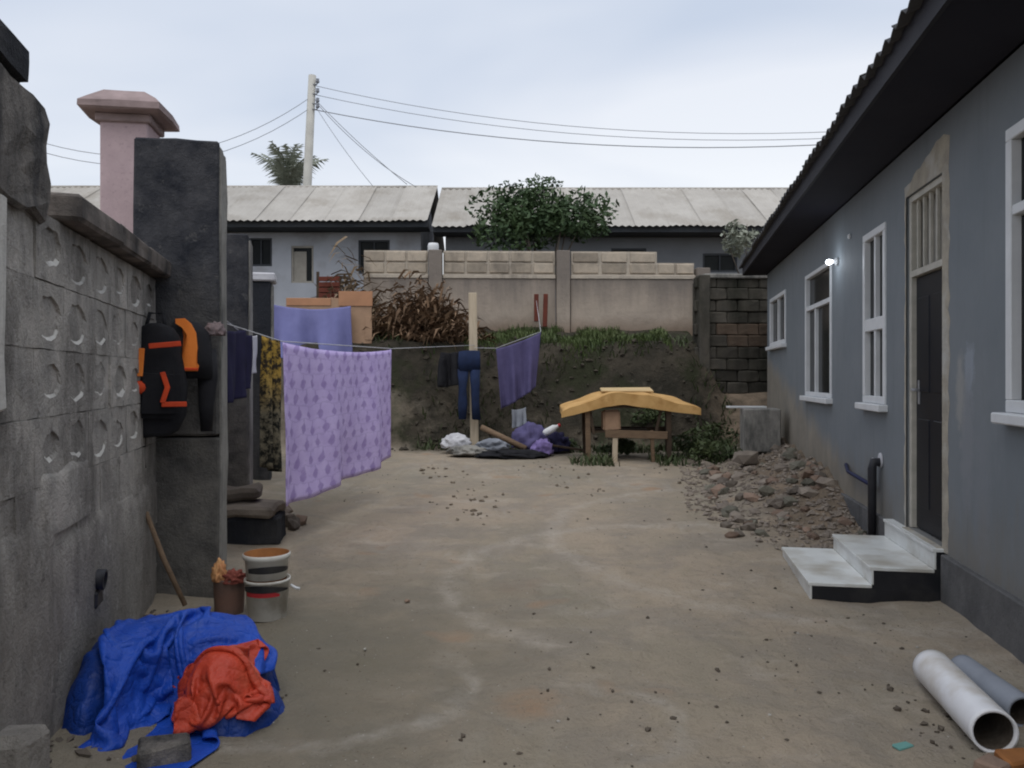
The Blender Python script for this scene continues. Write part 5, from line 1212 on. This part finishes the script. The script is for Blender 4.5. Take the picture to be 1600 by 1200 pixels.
# ------------------------------------------------------------------ tarpaulin heap
import numpy as np
def drape_sim(name, n, size, centre, rot, shrink, hfun, z0, steps, m_, seed, label, cat, crumple=.05, iters=8, bend=.6):
    """mass and spring sheet dropped on a heap: the folds are those the cloth takes up itself"""
    nx_, ny_ = n; rs = np.random.RandomState(seed); rl = size[0] / (nx_ - 1)
    gx, gy = np.meshgrid(np.linspace(-.5, .5, nx_) * size[0], np.linspace(-.5, .5, ny_) * size[1], indexing='ij')
    c_, s_ = math.cos(rot), math.sin(rot)
    P = np.zeros((nx_, ny_, 3)); wob = np.zeros((nx_, ny_))
    for k in range(14):
        fx, fy, ph = rs.uniform(-9, 9), rs.uniform(-9, 9), rs.uniform(0, 6.28); wob += np.sin(gx * fx + gy * fy + ph) / (1 + .15 * math.hypot(fx, fy))
    P[..., 0] = centre[0] + (gx * c_ - gy * s_) * shrink; P[..., 1] = centre[1] + (gx * s_ + gy * c_) * shrink
    P[..., 2] = z0 + crumple * wob
    P[..., :2] += rs.uniform(-.004, .004, (nx_, ny_, 2)); Pp = P.copy(); rly = size[1] / (ny_ - 1)
    def con(A, B, L, k):
        d = B - A; l = np.linalg.norm(d, axis=-1, keepdims=True) + 1e-9; q = d * ((l - L) / l * .5 * k); A += q; B -= q
    dg = math.hypot(rl, rly)
    for st_ in range(steps):
        V_ = (P - Pp) * .965; V_[..., 2] -= 9.8 * .008 ** 2; Pp = P.copy(); P = P + np.clip(V_, -.02, .02)
        for it in range(iters):
            for o_ in (0, 1):
                con(P[o_:nx_ - 1:2], P[o_ + 1:nx_:2], rl, 1) if (nx_ - o_) % 2 == 0 else con(P[o_:nx_ - 1:2], P[o_ + 1:nx_:2], rl, 1)
                con(P[:, o_:ny_ - 1:2], P[:, o_ + 1:ny_:2], rly, 1)
                con(P[o_:nx_ - 1:2, :-1], P[o_ + 1:nx_:2, 1:], dg, .6); con(P[o_:nx_ - 1:2, 1:], P[o_ + 1:nx_:2, :-1], dg, .6)
            for o_ in range(4):
                a_ = P[o_:nx_ - 2:4]; b_ = P[o_ + 2:nx_:4]; k_2 = min(len(a_), len(b_)); con(a_[:k_2], b_[:k_2], rl * 2, bend)
                a_ = P[:, o_:ny_ - 2:4]; b_ = P[:, o_ + 2:ny_:4]; k_2 = min(a_.shape[1], b_.shape[1]); con(a_[:, :k_2], b_[:, :k_2], rly * 2, bend)
            hh = hfun(P[..., 0], P[..., 1]); hit = P[..., 2] < hh
            P[..., 2] = np.where(hit, hh, P[..., 2])
            Pp[..., :2] = np.where(hit[..., None], Pp[..., :2] * .3 + P[..., :2] * .7, Pp[..., :2])
            ow = (P[..., 0] + 2.65 + .239 * (P[..., 1] - 6)) / LN; push = np.clip(.03 - ow, 0, None); P[..., 0] += push
    vs = [tuple(v) for v in P.reshape(-1, 3)]; fs = [(i * ny_ + j, (i + 1) * ny_ + j, (i + 1) * ny_ + j + 1, i * ny_ + j + 1) for i in range(nx_ - 1) for j in range(ny_ - 1)]
    o = meshfrom(name, vs, fs, m_, None, True)
    md = o.modifiers.new('smooth', 'SUBSURF'); md.levels = md.render_levels = 1
    md = o.modifiers.new('thick', 'SOLIDIFY'); md.thickness = .006
    return tag(o, label, cat)
G0 = gz(-1.6, 4.0) + .015
def mound(x, y, cx, cy, rx, ry, h, p): 
    r2 = ((x - cx) / rx) ** 2 + ((y - cy) / ry) ** 2; return h * np.clip(1 - r2 ** (p / 2), 0, None) ** .5
def heap(x, y):
    z = np.maximum(mound(x, y, -1.76, 4.36, .44, .30, .36, 5), mound(x, y, -1.98, 4.05, .17, .42, .37, 4))
    z = np.maximum(z, mound(x, y, -1.30, 3.98, .16, .22, .15, 2)); return G0 + np.maximum(z, mound(x, y, -1.42, 4.22, .20, .24, .26, 3))
drape_sim('blue_tarpaulin', (78, 84), (1.46, 1.42), (-1.84, 4.06), -.25, .70, heap, G0 + .56, 170, Mt['blue'], 4, 'crumpled bright blue tarpaulin heaped against the foot of the block wall', 'tarpaulin', .085)
def heap2(x, y): return np.maximum(heap(x, y) + .02, G0 + .02 + mound(x, y, -1.42, 3.93, .17, .17, .31, 3))
drape_sim('red_tarpaulin', (60, 60), (.82, .82), (-1.42, 3.92), .5, .48, heap2, G0 + .50, 170, Mt['red'], 9, 'crumpled orange red tarpaulin bundled on the front of the blue one', 'tarpaulin', .10)
# added filler heap holding up the two tarpaulins, coloured a darker blue
gx_, gy_ = np.meshgrid(np.linspace(-2.2, -1.1, 45), np.linspace(3.5, 4.9, 55), indexing='ij'); gz_ = np.maximum(heap(gx_, gy_), G0 + mound(gx_, gy_, -1.42, 3.93, .17, .17, .29, 3)) - .03
vs = [(float(a_), float(b_), float(c_) - (.05 if c_ < G0 else 0)) for a_, b_, c_ in zip(gx_.ravel(), gy_.ravel(), gz_.ravel())]
vs = [tuple(Vector(v) + noise.noise_vector(Vector(v) * 5) * .05 + noise.noise_vector(Vector(v) * 13) * .025 - Vector((0, 0, .03))) for v in vs]
fs = [(i * 55 + j, (i + 1) * 55 + j, (i + 1) * 55 + j + 1, i * 55 + j + 1) for i in range(44) for j in range(54)]
tag(meshfrom('tarpaulin_filler', vs, fs, tarp_mat('navy_filler', (.008, .045, .26), (.006, .03, .17), (.05, .08, .2)), None, True), 'darker blue filler heap added under the bright blue and red tarpaulins', 'tarpaulin')
tag(MB().box((0, 0, 0), (.22, .14, .12), bev=.012).rough(.02, 8).build('grey_brick', Mt['nearpier']), 'broken grey block lying under the front edge of the tarpaulins', 'block')
o = bpy.data.objects['grey_brick']; o.location = (-1.52, 3.52, gz(-1.52, 3.52) + .04); o.rotation_euler.z = .4
tag(MB().box((0, 0, 0), (.26, .22, .36), bev=.03).rough(.03, 7).build('corner_block', Mt['block']), 'rough grey block on the ground at the foot of the nearest pillar', 'block')
o = bpy.data.objects['corner_block']; o.location = (-1.84, 3.02, gz(-1.9, 3.02) + .10); o.location.x = -1.915; o.rotation_euler.z = .1

# ------------------------------------------------------------------ buckets
bx_, by_ = -1.71, 5.62; bz0 = gz(bx_, by_)
bk = empty('paint_bucket', (bx_, by_, bz0), R(20), 'white paint bucket with black and red print standing under a stacked one', 'bucket')
MB().lathe((0, 0, 0), [(.001, .004), (.125, .004), (.13, .01), (.152, .26), (.158, .26), (.158, .28), (.15, .28), (.126, .012), (.001, .012)], 28).build('bucket_body', Mt['pail'], bk)
def band(par, r0, r1, z0, z1, a0, a1, m_, name):
    b = MB(); n = 16; V1 = [b.b.verts.new((r0 * math.cos(a0 + (a1 - a0) * i / n), r0 * math.sin(a0 + (a1 - a0) * i / n), z0)) for i in range(n + 1)]; V2 = [b.b.verts.new((r1 * math.cos(a0 + (a1 - a0) * i / n), r1 * math.sin(a0 + (a1 - a0) * i / n), z1 + .03 * math.sin(i / n * 3.1 + .3))) for i in range(n + 1)]
    for i in range(n): b.b.faces.new((V1[i], V1[i + 1], V2[i + 1], V2[i])).smooth = True
    return b.build(name, Mt[m_], par)
band(bk, .1475, .1495, .175, .20, R(200), R(300), 'redlabel', 'red_print'); band(bk, .151, .154, .206, .225, R(190), R(330), 'black', 'black_print')
MB().tube([(.155, -.02, .22), (.19, -.04, .20), (.215, -.05, .195)], .010, 6).build('handle', Mt['white'], bk)
b2 = empty('stacked_bucket', (bx_ - .005, by_, bz0 + .215), R(50), 'dirty bucket with orange brown inside nested on the white paint bucket', 'bucket')
MB().lathe((0, 0, 0), [(.001, .0), (.13, .0), (.148, .20), (.16, .205), (.162, .235), (.155, .24)], 28).build('bucket_body', Mt['pail'], b2)
MB().lathe((0, 0, 0), [(.155, .24), (.147, .235), (.135, .05), (.001, .045)], 28).build('lining', Mt['rust'], b2)
band(b2, .143, .146, .12, .14, R(180), R(330), 'black', 'dark_stain')
pt_ = empty('rusty_tin', (-2.02, 5.75, gz(-2.02, 5.75)), 0, 'small reddish brown tin between the bucket and the tall pier', 'tin')
MB().lathe((0, 0, 0), [(.001, 0), (.098, 0), (.10, .01), (.108, .24), (.112, .25), (.106, .255), (.10, .22), (.092, .03), (.001, .03)], 20).rough(.006, 9).build('tin_body', mat('reddish_pot', (.22, .13, .10), (.14, .10, .085), 7), pt_)
lump('yellow_rag', Vector((-2.07, 5.68, gz(-2.07, 5.7) + .28)), (.05, .045, .12), mat('yellow_rag_cloth', (.62, .36, .16), (.50, .22, .10), 9), 3, 'pale orange rag stuffed on the rim of the reddish tin', 'rag', .5)
lump('red_rag', Vector((-1.97, 5.7, gz(-1.97, 5.7) + .25)), (.09, .07, .07), mat('dull_red_cloth', (.26, .075, .055), (.18, .05, .04), 9), 6, 'dull red rag hanging over the reddish tin', 'rag', .5)

# ------------------------------------------------------------------ pipes in the foreground
def pipe(name, A, B, r, m_, label, inner, th=.012, grp=None):
    A, B = Vector(A), Vector(B); e_ = empty(name, A.lerp(B, .5) - Vector((0, 0, r)), 0, label, 'pipe'); c_ = A.lerp(B, .5) - e_.location; d_ = (B - A); L = d_.length / 2
    MB().lathe(c_, [(r - th, -L), (r, -L), (r, -L + .03), (r * .995, 0), (r, L - .03), (r, L), (r - th, L), (r - th, -L)], 28, d_.normalized()).build('pipe_body', m_, e_)
    MB().lathe(c_, [(r - th - .004, -L + .02), (r - th - .004, L - .02)], 28, d_.normalized()).build('dark_inside', inner, e_)  # inner tube in a darker colour
    return e_
def g3(x, y, r): return Vector((x, y, gz(x, y) + r - .01))
pipe('white_pipe', g3(2.30, 4.40, .10), g3(2.15, 3.58, .10), .10, Mt['pvc'], 'thick white plastic pipe lying on the sand near the camera', Mt['crumb'])
pipe('grey_pipe', g3(2.50, 4.46, .075), g3(2.46, 3.86, .075), .078, Mt['greypipe'], 'dirty grey pipe lying between the white one and the house plinth', Mt['crumb'])
for i, (x, y, wx, m_, lb) in enumerate(((2.16, 3.44, .16, 'rust', 'orange brown brick lying at the open end of the white pipe'), (2.02, 3.38, .13, 'redstone', 'dark broken brick beside the orange brown one near the white pipe'), (2.40, 3.52, .1, 'stone', 'grey lump of mortar by the mouth of the grey pipe'))):
    o = tag(MB().box((0, 0, 0), (wx, .11, .075), bev=.01).rough(.01, 9, i).build('broken_brick', Mt[m_]), lb, 'brick'); o.location = (x, y, gz(x, y) + .03); o.rotation_euler = (.1, .1 * i, .5 * i + .2)
def clutter(rg):
    x, y = rg.uniform(1.9, 2.7), rg.uniform(3.2, 4.4); return Vector((x, y, gz(x, y)))
crumbs('pipe_clutter', 120, clutter, Mt['crumb'], .008, .035, 9, 'dark litter and crumbs round the pipes', 'debris')
